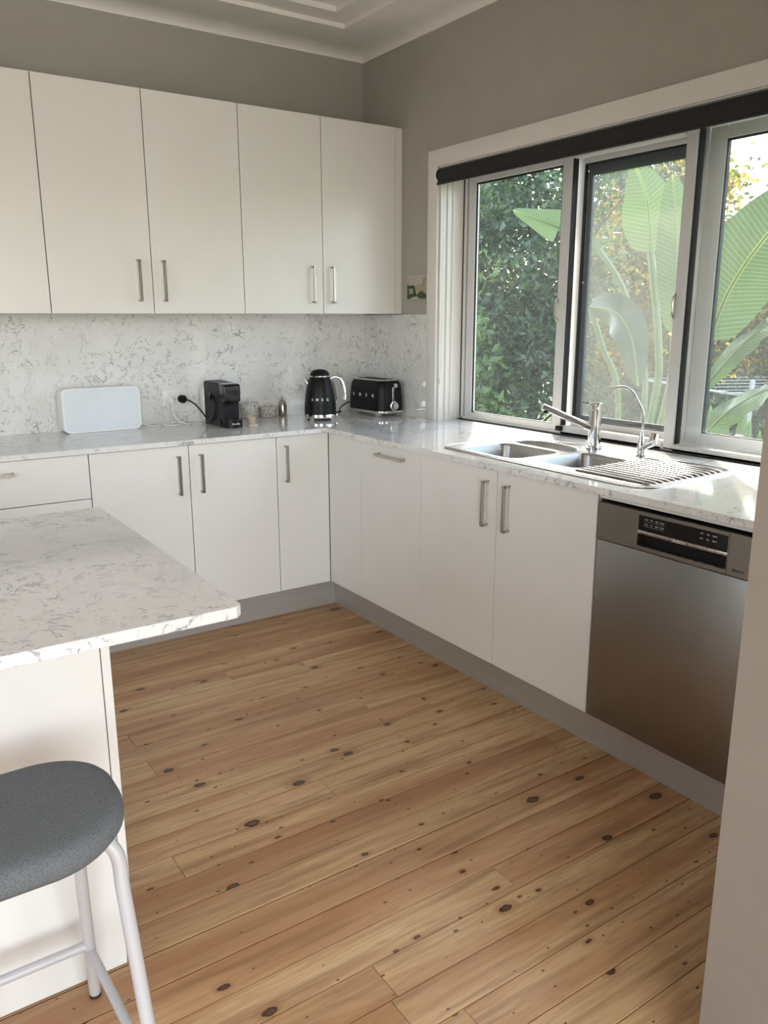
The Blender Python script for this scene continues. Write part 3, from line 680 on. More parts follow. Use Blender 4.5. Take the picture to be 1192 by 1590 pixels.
# power outlet and plugs
r = root('power_outlet', 'white double power outlet on the stone splashback', 'power outlet')
MB().box(-1.171, -1.052, -.020, -.0122, .987, 1.062, .003).build('plate', M['white_plastic'], r)
for x in (-1.141, -1.082): MB().box(x-.008, x+.008, -.024, -.019, 1.043, 1.054, .002).build('switch', M['white_plastic'], r)
for x in (-1.141, -1.082):
    MB().box(x-.011, x+.011, -.0206, -.0198, 1.008, 1.024).build('socket', M['white_plastic'], r)
based(r, (-1.112, -.0122, .987))
r = root('white_plug', 'white plug and coiled white cable at the left socket beside the speaker', 'cable')
MB().tube([(-1.141, -.0215, 1.014), (-1.141, -.045, 1.014), (-1.141, -.062, 1.010)], [.020, .020, .011], 20).build('plug', M['white_plastic'], r)
cp = [(-1.141, -.060, 1.010), (-1.146, -.075, .985), (-1.142, -.08, .945), (-1.12, -.10, .912), (-1.09, -.125, .9035), (-1.065, -.10, .9035), (-1.09, -.06, .9035), (-1.15, -.05, .9035), (-1.19, -.07, .9035), (-1.20, -.10, .9035), (-1.16, -.125, .9035), (-1.11, -.11, .9065), (-1.08, -.075, .9065), (-1.13, -.045, .9065), (-1.20, -.065, .9035), (-1.26, -.085, .9035), (-1.295, -.075, .915), (-1.312, -.06, .93)]
MB().tube(smooth_pts(cp, 5, False), .0032, 8).build('cord', M['white_plastic'], r)
based(r, (-1.13, -.08, BT+.001))
r = root('black_plug', 'round black plug with thick black cord running to the coffee machine', 'cable')
MB().tube([(-1.082, -.0245, 1.016), (-1.082, -.052, 1.016), (-1.082, -.060, 1.016)], [.0195, .0195, .015], 24).build('plug', M['black'], r)
MB().tube(smooth_pts([(-1.082, -.055, 1.014), (-1.060, -.066, 1.010), (-1.030, -.085, .985), (-1.005, -.105, .945), (-.985, -.110, .912), (-.972, -.10, .9045), (-.955, -.07, .9045)], 6, False), .0035, 8).build('cord', M['black'], r)
based(r, (-1.03, -.08, BT+.001))
# capsule coffee machine
r = root('coffee_machine', 'small black capsule coffee machine beside the black plug', 'coffee machine')
def sidep(mb, pts, x0, x1):
    n = len(pts); mb.add([(x0, y, z) for y, z in pts]+[(x1, y, z) for y, z in pts], [tuple(range(n)), tuple(range(2*n-1, n-1, -1))]+[(i, n+i, n+(i+1) % n, (i+1) % n) for i in range(n)]); return mb
b_ = BT+.001
hw = .043
o = sidep(MB(), [(.12, b_+.008), (.12, b_+.198), (.10, b_+.206), (-.055, b_+.202), (-.095, b_+.115), (-.095, b_+.040), (-.095, b_+.002), (.11, b_+.002)], -hw, hw).build('body', M['black'], r); mo = o.modifiers.new('b', 'BEVEL'); mo.width = .004; mo.segments = 2
o = sidep(MB(), [(-.058, b_+.118), (-.056, b_+.203), (-.112, b_+.200), (-.122, b_+.192), (-.120, b_+.122), (-.112, b_+.116)], -hw+.001, hw-.001).build('brew_head', M['black_gloss'], r); mo = o.modifiers.new('b', 'BEVEL'); mo.width = .005; mo.segments = 3
MB().tube([(0, -.107, b_+.118), (0, -.107, b_+.104)], [.012, .008], 16).build('nozzle', M['black'], r)
MB().prism([(x, y) for x, y in rrect(-hw, hw, -.150, -.045, .032)], b_+.001, b_+.036).build('cup_base', M['black'], r)
MB().prism([(x, y) for x, y in rrect(-hw+.006, hw-.006, -.143, -.05, .028)], b_+.036, b_+.039).build('drip_grid', M['black_gloss'], r)
MB().box(-hw-.006, hw-.008, .121, .165, b_+.012, b_+.175, .008).build('water_tank', M['alu'], r)
MB().lathe([(0, 0), (.019, 0), (.019, .003), (0, .004)], 0, 0, 24).xf(frame_m((-hw-.0005, .035, b_+.135), (0, 1, 0), (0, 0, 1), (-1, 0, 0))).build('side_badge', M['black_gloss'], r)
MB().tube(smooth_pts([(-hw-.004, -.005, b_+.135), (-hw-.006, -.03, b_+.10), (-hw-.006, -.015, b_+.05), (-hw-.006, .045, b_+.012), (-hw-.012, .08, b_+.004)], 6, False), .0035, 8).build('cord', M['black'], r)
t = MB(); text_into(t, 'Breville', .0125, frame_m((0, -.1508, b_+.019), (1, 0, 0), (0, 0, 1), (0, -1, 0))); t.build('lettering', M['text_grey'], r)
for ch in r.children: ch.location.z -= b_
r.location = (-.953, -.222, b_); r.rotation_euler.z = math.radians(0)
# canisters
def canister(x, y, rad, h, label, knob):
    z = BT+.001; r = root('canister', label, 'canister')
    MB().lathe([(0, z), (rad*.86, z), (rad*.88, z+.004), (rad*.92, z+h*.5), (rad, z+h), (rad*.96, z+h), (rad*.9, z+h-.004), (0, z+h-.004)], x, y, 32).build('jar', M['china'], r)
    l = MB().lathe([(0, z+h+.0005), (rad*1.05, z+h+.0005), (rad*1.05, z+h+.006), (rad*.8, z+h+.010), (.012, z+h+.013), (0, z+h+.013)], x, y, 32).build('lid', M['china'], r)
    MB().lathe([(0, z+h+.012), (.005, z+h+.012), (.005, z+h+.016), (.0075, z+h+knob*.8), (.005, z+h+knob), (0, z+h+knob+.001)], x, y, 16).build('knob', M['white_gloss'], l)
    based(r, (x, y, z))
canister(-.742, -.065, .047, .072, 'taller floral china canister with lid, next to the coffee machine', .034)
canister(-.632, -.050, .049, .044, 'low floral china canister with lid beside the silver shaker', .020)
r = root('shaker', 'small silver pear-shaped shaker standing right of the canisters', 'shaker'); x, y, z = -.558, -.072, BT+.001
MB().lathe([(0, z), (.018, z), (.0205, z+.006), (.022, z+.03), (.021, z+.055), (.016, z+.075), (.008, z+.086), (0, z+.088)], x, y, 24).build('body', M['handle'], r)
MB().lathe([(0, z+.086), (.006, z+.086), (.0045, z+.092), (.003, z+.100), (0, z+.103)], x, y, 12).build('finial', M['handle'], r); based(r, (x, y, z))
r = root('candle', 'small beige candle cup on a white square coaster by the canisters', 'candle'); x, y, z = -.850, -.318, BT+.001
MB().prism([(p[0], p[1]) for p in rrect(x-.024, x+.028, y-.020, y+.024, .003)], z, z+.003).build('coaster', M['white_gloss'], r)
MB().lathe([(0, z+.0035), (.0185, z+.0035), (.021, z+.042), (.019, z+.042), (.018, z+.036), (0, z+.036)], x, y, 24).build('cup', M['cork'], r); based(r, (x, y, z))
# kettle
r = root('kettle', 'matt black retro electric kettle with chrome base ring and handle', 'kettle')
kx, ky, kz = -.462, -.300, BT+.001
camd = Vector((CL.x-kx, CL.y-ky, 0)).normalized(); rt = Vector((-camd.y, camd.x, 0))       # right of the picture
prof = [(.0795, .030), (.0795, .050), (.078, .085), (.074, .125), (.068, .160), (.060, .188), (.053, .206), (.050, .212)]
MB().lathe([(0, kz+.030)]+[(a, kz+b) for a, b in prof]+[(0, kz+.212)], kx, ky, 48).build('body', M['black'], r, 40)
bs = MB().lathe([(0, kz+.012), (.078, kz+.010), (.082, kz+.014), (.083, kz+.022), (.081, kz+.030), (0, kz+.030)], kx, ky, 48)
bs.build('base_ring', M['chrome'], r)
MB().lathe([(0, kz+.0022), (.066, kz+.0022), (.066, kz+.0125), (0, kz+.0125)], kx, ky, 32).build('power_base', M['black'], r)
for k in range(4):
    t = math.radians(45+90*k)-.35; px, py = kx+.071*math.cos(t), ky+.071*math.sin(t)
    MB().lathe([(0, kz), (.008, kz), (.012, kz+.013), (0, kz+.013)], px, py, 14, 1.3, 1.3).build('foot', M['chrome'], r)
lid = MB().lathe([(.0, kz+.212), (.0505, kz+.212), (.0515, kz+.215), (.0515, kz+.218), (.050, kz+.219)], kx, ky, 40).build('lid_ring', M['chrome'], r)
MB().lathe([(.0, kz+.218), (.0495, kz+.219), (.047, kz+.229), (.040, kz+.239), (.028, kz+.246), (.012, kz+.249), (0, kz+.2495)], kx, ky, 40).build('lid', M['black'], r)
def kp(a, z, s_=0.0): p = Vector((kx, ky, 0))+rt*a+camd*s_; return (p.x, p.y, kz+z)
MB().tube([kp(-.050, .168), kp(-.062, .182), kp(-.074, .203)], [.018, .013, .006], 14).build('spout', M['chrome'], r)
hp = smooth_pts([kp(.048, .196), kp(.062, .208), (kp(.085, .210)), kp(.105, .198), kp(.117, .172), kp(.124, .135), kp(.126, .098)], 5, False)
MB().tube(hp, .0085, 14).build('handle', M['chrome'], r)
MB().tube(smooth_pts([kp(.055, .197), kp(.064, .175), kp(.073, .140), kp(.0795, .095), kp(.0815, .070)], 4, False), [.0075]*17, 10).build('handle_strip', M['chrome'], r)
for ch_, a in zip('SMEG', (-29, -11, 8, 27)):
    t = MB()
    th = math.radians(a); d_ = camd*math.cos(th)+rt*math.sin(th); u_ = rt*math.cos(th)-camd*math.sin(th); R_ = .0785
    text_into(t, ch_, .0185, frame_m((kx+d_.x*R_, ky+d_.y*R_, kz+.104), u_, Vector((0, 0, 1))-d_*.08, d_), .0008)
    t.build('letter', M['white_plastic'], r)
MB().lathe([(0, 0), (.005, 0), (.005, .004), (0, .005)], 0, 0, 12).xf(frame_m(kp(.082, .020, .0), rt, (0, 0, 1), camd)).build('switch', M['chrome'], r)
based(r, (kx, ky, kz))
# toaster (long axis along y)
r = root('toaster', 'matt black retro two-slice toaster with chrome knob in the corner', 'toaster')
z = BT+.001; TL, TW = .300, .165
def tsec(grow, zz, rr=.045): return [(x, y, zz) for x, y in rrect(-TW/2+grow, TW/2-grow, -TL/2+grow, TL/2-grow, max(.008, rr-grow*.5), 8)]
MB().loft([tsec(-.001, .030), tsec(-.001, .060), tsec(.001, .100), tsec(.004, .140), tsec(.008, .165), tsec(.014, .178), tsec(.020, .183)], True, True).build('body', M['black'], r, 50)
MB().loft([tsec(-.0025, .018), tsec(-.004, .022), tsec(-.0035, .030), tsec(.0, .031)], True, True).build('base_band', M['chrome'], r, 30)
tp = MB().loft([tsec(.018, .1832), tsec(.020, .1855), tsec(.026, .1875)], True, True).build('top_plate', M['chrome'], r, 40)
for x in (-.024, .024): MB().box(x-.013, x+.013, -.105, .105, .1872, .1892, .0008, 1).build('slot', M['black'], tp)
for sx in (-1, 1):
    for sy in (-1, 1): MB().loft([[(sx*.058+x, sy*.10+y, 0) for x, y in rrect(-.010, .010, -.014, .014, .004)], [(sx*.060+x, sy*.10+y, .019) for x, y in rrect(-.015, .015, -.026, .026, .004)]], True, True).build('foot', M['chrome'], r)
ye = -TL/2
MB().box(-.0055, .0055, ye-.0008, ye+.02, .075, .160, .002).build('lever_track', M['chrome'], r); MB().box(-.002, .002, ye-.0016, ye+.02, .080, .155).build('lever_slot', M['black'], r)
MB().tube([(0, ye+.01, .158), (0, ye-.012, .160), (0, ye-.022, .160)], [.006, .011, .011], 18).build('lever', M['chrome'], r)
kb = MB().lathe([(0, 0), (.024, 0), (.024, .004), (.018, .006), (.017, .020), (.015, .022), (0, .022)], 0, 0, 28).xf(frame_m((.004, ye+.001, .056), (1, 0, 0), (0, 0, 1), (0, -1, 0))).build('knob', M['chrome'], r, 30)
MB().lathe([(0, 0), (.0065, 0), (.006, .004), (0, .0045)], 0, 0, 16).xf(frame_m((-.042, ye+.010, .062), (1, 0, 0), (0, 0, 1), (-.3, -1, 0))).build('button', M['chrome'], r, 30)
for ch_, yy in zip('SMEG', (.085, .028, -.028, -.085)):
    t = MB(); text_into(t, ch_, .022, frame_m((-TW/2-.0005, yy, .107), (0, -1, 0), (.02, 0, 1), (-1, 0, 0)), .0010)
    t.build('letter', M['white_plastic'], r)
r.location = (-.112, -.278, z); r.rotation_euler.z = math.radians(3)
tag(MB().tube(smooth_pts([(-.155, -.085, .955), (-.185, -.055, .93), (-.20, -.05, .907), (-.215, -.09, .9045), (-.26, -.11, .9045), (-.33, -.17, .9045), (-.375, -.23, .9045)], 6, False), .003, 8).build('appliance_cord', M['black_rubber']), 'thin dark cord lying between toaster and kettle', 'cord')

# small picture on the wall
pic = root('picture', 'small unframed print of a house and trees beside the window casing', 'picture')
def pm(): return None
cv = MB().box(-.012, -.001, -.584, -.414, 1.484, 1.606, .001, 1).build('canvas', simple('print_sky', (.47, .44, .385), .6, var=.12, scale=30), pic)
def patch(name, col, poly, x=-.0124, var=.3):
    pts = [(y, z_) for y, z_ in poly]; n = len(pts)
    MB().add([(x, y, z_) for y, z_ in pts]+[(-.0119, y, z_) for y, z_ in pts], [tuple(range(n)), tuple(range(2*n-1, n-1, -1))]+[(i, (i+1) % n, n+(i+1) % n, n+i) for i in range(n)]).build(name, simple(name, col, .6, var=var, scale=60), cv)
patch('print_house', (.40, .31, .22), [(-.49, 1.505), (-.49, 1.557), (-.545, 1.562), (-.545, 1.596), (-.578, 1.600), (-.578, 1.505)])
patch('print_trees', (.045, .075, .03), [(-.418, 1.49), (-.418, 1.562), (-.44, 1.553), (-.46, 1.558), (-.483, 1.550), (-.49, 1.53), (-.50, 1.505), (-.52, 1.525), (-.545, 1.527), (-.578, 1.51), (-.578, 1.49)], -.0128)
patch('print_wall', (.33, .36, .26), [(-.435, 1.515), (-.435, 1.542), (-.470, 1.540), (-.470, 1.515)], -.0131)
patch('print_path', (.42, .40, .33), [(-.45, 1.487), (-.45, 1.497), (-.50, 1.503), (-.52, 1.494), (-.52, 1.487)], -.0133)
based(pic, (-.001, -.5, 1.484))
# roller blind
r = root('roller_blind', 'charcoal roller blind rolled up at the top of the window', 'blind')
MB().tube([(.002, -.672, 2.047), (.002, -2.645, 2.047)], .0275, 24).build('fabric_roll', M['blind'], r)
MB().box(-.0256, -.0240, -2.640, -.676, 2.004, 2.047).build('fabric_drop', M['blind'], r)
MB().tube([(-.0245, -.672, 2.004), (-.0245, -2.643, 2.004)], .0055, 12).build('bottom_bar', M['blind'], r)
MB().lathe([(0, 0), (.030, 0), (.031, .004), (.030, .006), (0, .006)], 0, 0, 28).xf(frame_m((.002, -.664, 2.045), (1, 0, 0), (0, 0, 1), (0, -1, 0))).build('end_cap', M['black_rubber'], r)
MB().box(-.012, .016, -2.645, -.674, 2.0768, 2.0825).build('head_bracket', M['alu'], r)
cp = [(-.010, -.683, 2.04), (-.010, -.681, 1.6), (-.010, -.684, 1.12), (-.010, -.689, 1.105), (-.010, -.696, 1.12), (-.008, -.699, 1.6), (-.006, -.700, 2.04)]
MB().tube(smooth_pts(cp, 10, False), .0014, 6).build('chain', M['alu'], r)
MB().box(-.014, -.006, -.693, -.685, 1.085, 1.108, .002).build('chain_weight', M['glass'], r)
based(r, (0, -1.66, 2.083))

# ============================================================ STOOL
r = root('bar_stool', 'grey felt-topped counter stool with pale metal legs at the island', 'stool')
sx0, sx1, sy0, sy1 = -2.585, -2.166, -2.722, -2.418; cx, cy = (sx0+sx1)/2, (sy0+sy1)/2; zt = .625
def ssec(g, zz, dip=0.0): 
    out = []
    for x, y in rrect(sx0+g, sx1-g, sy0+g, sy1-g, min(.128-g*.6, (sy1-sy0)/2-g-.001), 12):
        u = (x-cx)/((sx1-sx0)/2); out.append((x, y, zz+dip*(u*u)))
    return out
MB().loft([ssec(.030, zt-.052, .012), ssec(.008, zt-.048, .012), ssec(.001, zt-.038, .012), ssec(0, zt-.026, .012), ssec(.002, zt-.014, .012), ssec(.009, zt-.005, .012), ssec(.022, zt-.001, .012), ssec(.05, zt+.0, .012), ssec(.09, zt+.0, .012)], True, True).build('seat', M['fabric'], r, 60)
def leg(t_, f_, name='leg'):
    t_, f_ = Vector(t_), Vector(f_); inn = Vector((cx, cy, t_.z+.008))
    a = t_+(inn-t_).normalized()*.055; a.z = t_.z+.012
    d_ = (f_-t_).normalized()
    pts = [tuple(a), tuple(a.lerp(t_, .55))]+[tuple(t_+d_*.03)]+[tuple(t_+d_*.08)]
    L_ = smooth_pts(pts, 5, False)+[t_.lerp(f_, .5), f_+Vector((0, 0, .006))]
    o = MB().tube(L_, .0118, 16).build(name, M['grey_metal'], r)
    MB().tube([f_+Vector((0, 0, .0072)), f_+Vector((0, 0, .0005))], .0125, 16).build('foot_cap', M['black_rubber'], o)
    return t_, f_
RB, RF = (-2.222, -2.468, .585), (-2.189, -2.329, 0); FB, FF = (-2.200, -2.662, .585), (-2.176, -2.772, 0)
mx = lambda p: (2*cx-p[0], p[1], p[2])
leg(RB, RF); leg(FB, FF); leg(mx(RB), mx(RF)); leg(mx(FB), mx(FF))
def at_z(t_, f_, z_): k = (t_[2]-z_)/(t_[2]-f_[2]); return Vector(t_).lerp(Vector(f_), k)
MB().tube([at_z(RB, RF, .160), at_z(mx(RB), mx(RF), .160)], .0095, 14).build('footrest', M['grey_metal'], r)
MB().tube([at_z(RB, RF, .145), at_z(FB, FF, .145)], .0095, 14).build('side_bar', M['grey_metal'], r)
MB().tube([at_z(mx(RB), mx(RF), .145), at_z(mx(FB), mx(FF), .145)], .0095, 14).build('side_bar', M['grey_metal'], r)
MB().tube([at_z(FB, FF, .160), at_z(mx(FB), mx(FF), .160)], .0095, 14).build('footrest', M['grey_metal'], r)
MB().box(cx-.12, cx+.12, cy-.06, cy+.06, zt-.054, zt-.047).build('seat_bracket', M['grey_metal'], r)
based(r, (cx, cy, 0))

# ============================================================ GARDEN
rn = np.random.default_rng(11)
def leaves_mesh(name, centers, size, asp, m_, parent, droop=.3):
    n = len(centers)
    t = rn.normal(size=(n, 3)); t[:, 2] -= droop; t /= np.linalg.norm(t, axis=1)[:, None]
    u = rn.normal(size=(n, 3)); b = np.cross(t, u); b /= np.linalg.norm(b, axis=1)[:, None]
    nn = np.cross(t, b); s_ = size*rn.uniform(.6, 1.3, n)[:, None]; w_ = s_*asp
    p0 = centers; p1 = centers+t*s_*.5+b*w_+nn*s_*.08; p2 = centers+t*s_*1.05; p3 = centers+t*s_*.5-b*w_+nn*s_*.08
    v = np.stack([p0, p1, p2, p3], 1).reshape(-1, 3)
    me = bpy.data.meshes.new(name); me.vertices.add(4*n); me.vertices.foreach_set('co', v.astype(np.float32).ravel())
    base = np.arange(n)*4
    tri = np.stack([base, base+1, base+2, base, base+2, base+3], 1).ravel()
    me.loops.add(6*n); me.loops.foreach_set('vertex_index', tri.astype(np.int32))
    me.polygons.add(2*n); me.polygons.foreach_set('loop_start', (np.arange(2*n)*3).astype(np.int32))
    me.update(calc_edges=True); me.materials.append(m_)
    o = bpy.data.objects.new(name, me); C.objects.link(o); o['kind'] = 'stuff'
    if parent: o.parent = parent
    return o
def tree(kind, label, cat, base, blobs, n, size, asp, m_, group=None, trunk=.05, clump=60, sub=.16, shell=.55, m2=None, n2=0):
    """blobs: (x, y, z, rx, ry, rz); leaves gather in clumps round twig ends"""
    r = root(kind, label, cat, group); r.location = base; bx, by, bz = base
    vol = np.array([b[3]*b[4]*b[5] for b in blobs]); pr = vol**.8/np.sum(vol**.8)
    def gen(n_):
        ncl = max(4, n_//clump); bi = rn.choice(len(blobs), ncl, p=pr); B = np.array(blobs)[bi]
        d = rn.normal(size=(ncl, 3)); d /= np.linalg.norm(d, axis=1)[:, None]
        cc = B[:, :3]+d*B[:, 3:]*(rn.uniform(shell**3, 1, ncl)**(1/3))[:, None]
        ci = rn.integers(0, ncl, n_); return cc[ci]+rn.normal(size=(n_, 3))*sub*np.array([1, 1, .7]), cc
    p, cc = gen(n); p = p[p[:, 2] > -.48]
    leaves_mesh('foliage', p-np.array(base), size, asp, m_, r)
    if m2 is not None: q, _ = gen(n2); q = q[q[:, 2] > -.48]; leaves_mesh('foliage', q-np.array(base), size, asp, m2, r)
    top = max(b[2] for b in blobs); 
    pts = smooth_pts([(0, 0, -.02), (.04, -.03, (top-bz)*.35), (-.03, .05, (top-bz)*.7), (.02, 0, (top-bz)*.98)], 4, False)
    MB().tube(pts, [trunk*(1-.7*i/(len(pts)-1)) for i in range(len(pts))], 8).build('trunk', M['bark'], r)
    for k in range(10):
        e = cc[rn.integers(0, len(cc))]-np.array(base); zz = max(.1, e[2]*rn.uniform(.35, .7)); 
        MB().tube(smooth_pts([(0, 0, zz), (e[0]*.4, e[1]*.4, zz+(e[2]-zz)*.55), tuple(e)], 4, False), [trunk*.35*(1-.8*i/8) for i in range(9)], 6).build('branch', M['bark'], r)
    return r
G0 = -.5
hz = [((3.9, 4.3, G0), [(3.9, 4.2, .6, .8, 1.0, 1.1), (3.8, 4.6, 2.1, .8, 1.0, 1.0), (4.1, 3.6, 2.9, .7, .8, .7)]),
      ((4.1, 2.9, G0), [(4.0, 2.9, .5, .8, .9, 1.1), (4.1, 3.0, 1.8, .8, .9, .9), (4.2, 2.6, 3.0, .7, .9, .7), (4.4, 3.3, 1.75, .5, .8, .5), (4.3, 2.9, 1.6, .35, .5, .35)]),
      ((4.6, 5.6, G0), [(4.6, 5.6, 1.0, .8, 1.1, 1.5), (4.6, 5.6, 3.0, .8, 1.1, .9)])]
for i, (b, bl) in enumerate(hz):
    tree('hedge_tree', ['dark green bushy tree seen in the middle of the left window pane', 'dark green leafy tree at the right side of the left window pane', 'dark green tree far left behind the window jamb'][i], 'tree', b, bl, 21000, .085, .24, M['leaf_dark'], 'dark trees outside the left pane', m2=M['leaf_bright'], n2=1500, trunk=.06)
tree('shrub', 'bright green shrub low at the left edge of the window', 'shrub', (3.0, 2.65, G0), [(3.0, 2.62, .15, .42, .42, .65), (3.0, 2.78, .95, .34, .32, .55)], 2600, .11, .22, M['leaf_bright'], trunk=.025, sub=.10, clump=25)
tree('autumn_tree', 'tall tree with yellow autumn leaves behind the middle window pane', 'tree', (6.4, 3.4, G0), [(6.4, 3.4, .8, .9, 1.0, 1.1), (6.3, 3.2, 2.3, 1.0, 1.1, 1.0), (6.5, 3.2, 3.15, .9, .8, .45)], 9000, .085, .36, M['leaf_yellow'], trunk=.07, m2=M['leaf_olive'], n2=6500)
tree('autumn_tree', 'yellow and olive tree behind the right window pane, open sky above', 'tree', (6.8, 1.2, G0), [(6.9, 1.1, 1.1, .9, 1.0, 1.0), (6.8, 1.5, 2.1, .8, .6, .5), (7.0, .9, 2.6, .7, .5, .40)], 8500, .085, .34, M['leaf_yellow'], trunk=.07, m2=M['leaf_olive'], n2=8000)
tree('shrub', 'dark low hedge shrub below the yellow tree in the right pane', 'shrub', (5.8, 1.2, G0), [(5.8, 1.0, .1, .6, 1.1, .75), (5.8, 2.6, .0, .5, .9, .7)], 13000, .07, .3, M['leaf_dark'], trunk=.04)
# far dark belt of trees
for i, (y, h_) in enumerate(((-3.5, 1.6), (.2, 1.7), (3.6, 1.9), (7.4, 3.0), (11.0, 3.8))):
    tree('distant_tree', ['olive tree far behind, right of the window view', 'olive tree far behind the clothes line', 'olive tree far behind the yellow tree', 'olive tree far behind the dark trees', 'olive tree far left beyond the garden'][i], 'tree', (10.0+(i%2)*1.9, y, G0), [(10.0+(i%2)*1.9, y, .4, .8, 1.9, 1.2), (10.0+(i%2)*1.9, y+.2, h_-.2, .8, 1.5, 1.0)], 9000, .15, .4, M['leaf_olive'], 'trees at the end of the garden', trunk=.1, m2=M['leaf_dark'], n2=9000, sub=.22)

def blade(name, mid, hw, nrm, m_, parent, nseg=18, fold=.25, tip=.5, ruf=0.0):
    """paddle leaf: mid = midrib points, hw = widest half width, nrm = facing direction"""
    P = smooth_pts(mid, max(2, nseg//(len(mid)-1)), False); n = len(P); me_v = []; uvs = []; nrm = Vector(nrm).normalized(); cols = 7
    L0 = 0; ls = [0]
    for i in range(1, n): L0 += (P[i]-P[i-1]).length; ls.append(L0)
    for i, p in enumerate(P):
        t = (P[min(i+1, n-1)]-P[max(i-1, 0)]).normalized(); s_ = t.cross(nrm).normalized(); up = s_.cross(t); u = i/(n-1)
        prof_ = (math.sin(PI*min(1, u**tip)*.999) ** .65) if 0 < u < 1 else .02
        for k in range(cols):
            v = (k-(cols-1)/2)/((cols-1)/2); w_ = hw*prof_
            rr = ruf*math.sin(ls[i]*38+k)*abs(v)
            me_v.append(p+s_*(v*w_)+up*(-abs(v)*w_*fold+rr)); uvs.append((ls[i], v*w_/hw*1.0))
    f = [(i*cols+k, i*cols+k+1, (i+1)*cols+k+1, (i+1)*cols+k) for i in range(n-1) for k in range(cols-1)]
    me = bpy.data.meshes.new(name); me.from_pydata([tuple(v) for v in me_v], [], f); ul = me.uv_layers.new(name='UVMap')
    for l in me.loops: ul.data[l.index].uv = uvs[l.vertex_index]
    me.polygons.foreach_set('use_smooth', [True]*len(me.polygons)); me.materials.append(m_)
    o = bpy.data.objects.new(name, me); C.objects.link(o); o.parent = parent
    rib = [tuple(p+nrm*.002) for p in P[:-1]]
    MB().tube(rib, [.008*(1-.8*i/(len(rib)-1)) for i in range(len(rib))], 6).build('midrib', M['petiole'], o)
    return o
def stem(pts, rad, parent): return MB().tube(smooth_pts(pts, 5, False), rad, 8).build('petiole', M['petiole'], parent)
FC = (-.78, -.62, .1)
pl = root('paddle_plant', 'tall plant with broad upright paddle leaves behind the middle pane', 'plant')
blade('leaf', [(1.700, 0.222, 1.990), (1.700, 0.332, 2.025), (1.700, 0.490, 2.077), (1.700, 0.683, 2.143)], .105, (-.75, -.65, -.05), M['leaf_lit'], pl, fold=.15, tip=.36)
blade('leaf', [(1.700, -0.150, 1.802), (1.700, -0.054, 1.856), (1.700, 0.090, 1.923), (1.700, 0.234, 1.991)], .06, (-.75, -.65, -.05), M['leaf_big'], pl, fold=.15, tip=.9)
stem([(1.55, -.45, G0), (1.600, -0.659, 0.835), (1.680, -0.414, 1.487), (1.700, -0.138, 1.819)], [.018]*16, pl)
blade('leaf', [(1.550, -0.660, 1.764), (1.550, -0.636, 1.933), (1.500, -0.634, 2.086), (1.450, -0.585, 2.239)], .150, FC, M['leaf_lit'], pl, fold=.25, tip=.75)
stem([(1.5, -.55, G0), (1.500, -0.793, 0.854), (1.500, -0.803, 1.227), (1.550, -0.660, 1.764)], [.022]*16, pl)
blade('leaf', [(1.300, -1.050, 1.307), (1.350, -0.988, 1.643), (1.350, -0.962, 1.908), (1.350, -0.923, 2.137)], .10, FC, M['leaf_lit'], pl, fold=.25, tip=.85)
stem([(1.4, -.6, G0), (1.350, -0.986, 0.882), (1.300, -1.050, 1.307)], [.02]*11, pl)
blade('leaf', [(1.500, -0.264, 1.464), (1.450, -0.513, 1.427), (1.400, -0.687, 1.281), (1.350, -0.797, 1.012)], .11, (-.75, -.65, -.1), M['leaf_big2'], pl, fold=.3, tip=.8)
stem([(1.5, -.5, G0), (1.550, -0.504, 0.824), (1.520, -0.370, 1.214), (1.500, -0.264, 1.464)], [.018]*16, pl)
based(pl, (1.5, -.5, G0))
pl = root('paddle_plant', 'plant with long arching paddle leaves showing ribbed veins in the right pane', 'plant')
blade('leaf', [(1.200, -1.340, 1.287), (1.200, -1.401, 1.484), (1.150, -1.533, 1.656), (1.100, -1.715, 1.835), (1.050, -1.857, 1.960)], .20, (-.7, -.7, .15), M['leaf_big'], pl, nseg=28, fold=.2, tip=.75)
blade('leaf', [(1.200, -1.281, 0.993), (1.150, -1.452, 1.161), (1.100, -1.591, 1.283), (1.050, -1.753, 1.378), (1.000, -1.923, 1.419)], .050, (-.5, -.7, .55), M['leaf_big'], pl, fold=.5, tip=.85, ruf=.010)
blade('leaf', [(1.100, -1.382, 0.773), (1.100, -1.495, 0.908), (1.050, -1.637, 1.009), (1.000, -1.802, 1.089), (0.950, -1.986, 1.139)], .065, (-.5, -.7, .55), M['leaf_big'], pl, fold=.45, tip=.85, ruf=.012)
stem([(1.2, -1.35, G0), (1.150, -1.328, 0.762), (1.200, -1.324, 1.088), (1.200, -1.340, 1.287)], [.018]*16, pl)
stem([(1.15, -1.3, G0), (1.200, -1.235, 0.745), (1.200, -1.281, 0.993)], [.014]*11, pl)
stem([(1.1, -1.25, G0), (1.100, -1.324, 0.665), (1.100, -1.382, 0.773)], [.014]*11, pl)
based(pl, (1.2, -1.35, G0))
cl = root('lily_clump', 'clump of broad strap leaves low in the right pane', 'plant')
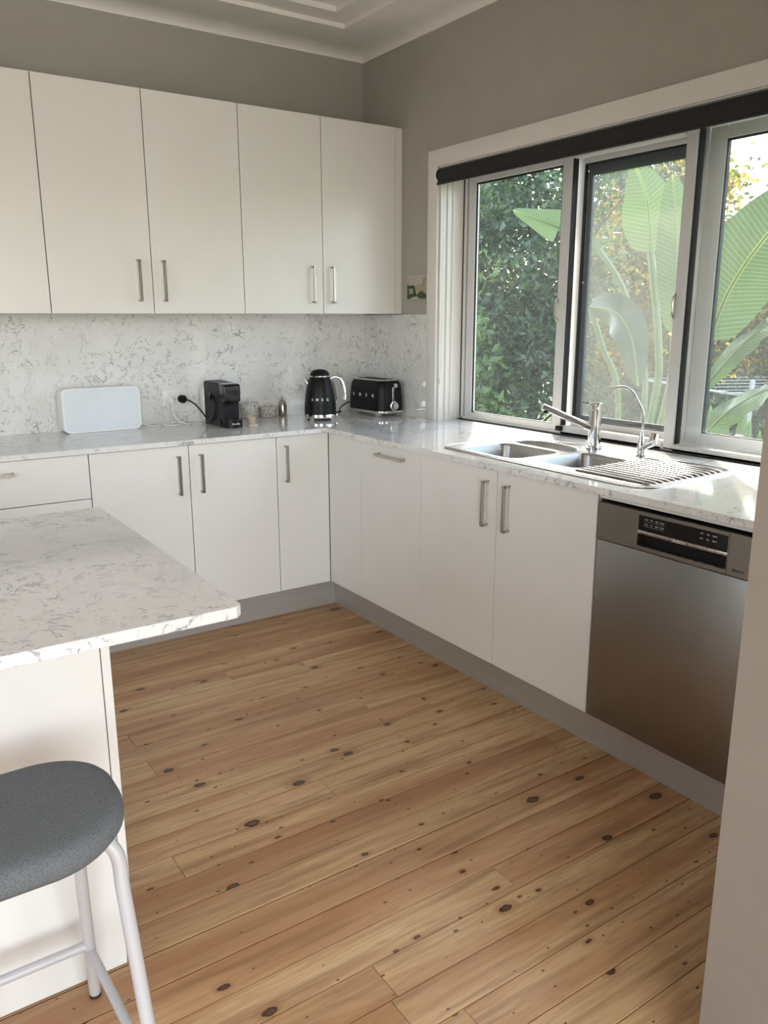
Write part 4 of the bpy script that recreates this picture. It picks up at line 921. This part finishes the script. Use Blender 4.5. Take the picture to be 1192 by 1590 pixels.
for (A_, B_, x_, hw_) in (((2.200, -0.776, 0.557), (2.200, -0.703, 0.850), 2.2, .05), ((2.250, -0.780, 0.553), (2.250, -0.790, 0.805), 2.25, .055), ((2.200, -0.868, 0.561), (2.200, -0.943, 0.847), 2.2, .06), ((2.300, -0.868, 0.543), (2.300, -0.927, 0.774), 2.3, .045), ((2.300, -0.676, 0.543), (2.300, -0.590, 0.761), 2.3, .05), ((2.350, -0.878, 0.536), (2.350, -0.970, 0.701), 2.35, .04)):
    A = Vector(A_); B = Vector(B_); base_ = Vector((x_, A.y, G0)); 
    blade('leaf', [tuple(base_), tuple(base_.lerp(B, .4)+Vector((-.02, 0, .03))), tuple(base_.lerp(B, .75)), tuple(B)], hw_, FC, M['leaf_big'], cl, fold=.3, tip=.7)
based(cl, (2.25, -.75, G0))
fl_ = root('pink_flower', 'single small pink flower at the foot of the right pane', 'flower')
p = Vector((2.000, -1.050, 0.687))
for k in range(6):
    t = PI/3*k; MB().lathe([(0, -.006), (.020, 0), (0, .006)], 0, 0, 10, 1.2, .8).xf(Matrix.Translation(p+Vector((0, math.cos(t)*.022, math.sin(t)*.022)))).build('petal', M['pink'], fl_)
MB().lathe([(0, -.012), (.012, 0), (0, .012)], 0, 0, 10).xf(Matrix.Translation(p+Vector((-.008, 0, 0)))).build('flower_eye', M['leaf_yellow'], fl_)
MB().tube([(p.x, p.y, G0), (p.x+.02, p.y, p.z-.3), tuple(p)], .004, 6).build('stalk', M['petiole'], fl_)
based(fl_, (p.x, p.y, G0))
# rotary clothes line
cl = root('clothes_line', 'metal rotary clothes line standing on the lawn beyond the paddle leaves', 'clothes line')
cx_, cy_, cz_ = 5.0, .75, .68
MB().tube([(cx_, cy_, G0), (cx_, cy_, cz_+.12)], .025, 12).build('mast', M['grey_metal'], cl)
arms = [Vector((cx_+1.15*math.cos(t), cy_+1.15*math.sin(t), cz_+.08)) for t in [math.radians(20+90*k) for k in range(4)]]
for a in arms: MB().tube([(cx_, cy_, cz_-.05), tuple(a)], .014, 8).build('arm', M['grey_metal'], cl)
for k in range(1, 7):
    q = [Vector((cx_, cy_, cz_-.05)).lerp(a, k/6) for a in arms]; MB().tube([*q, q[0]], .0035, 5, False).build('line', M['alu'], cl)
based(cl, (cx_, cy_, G0))
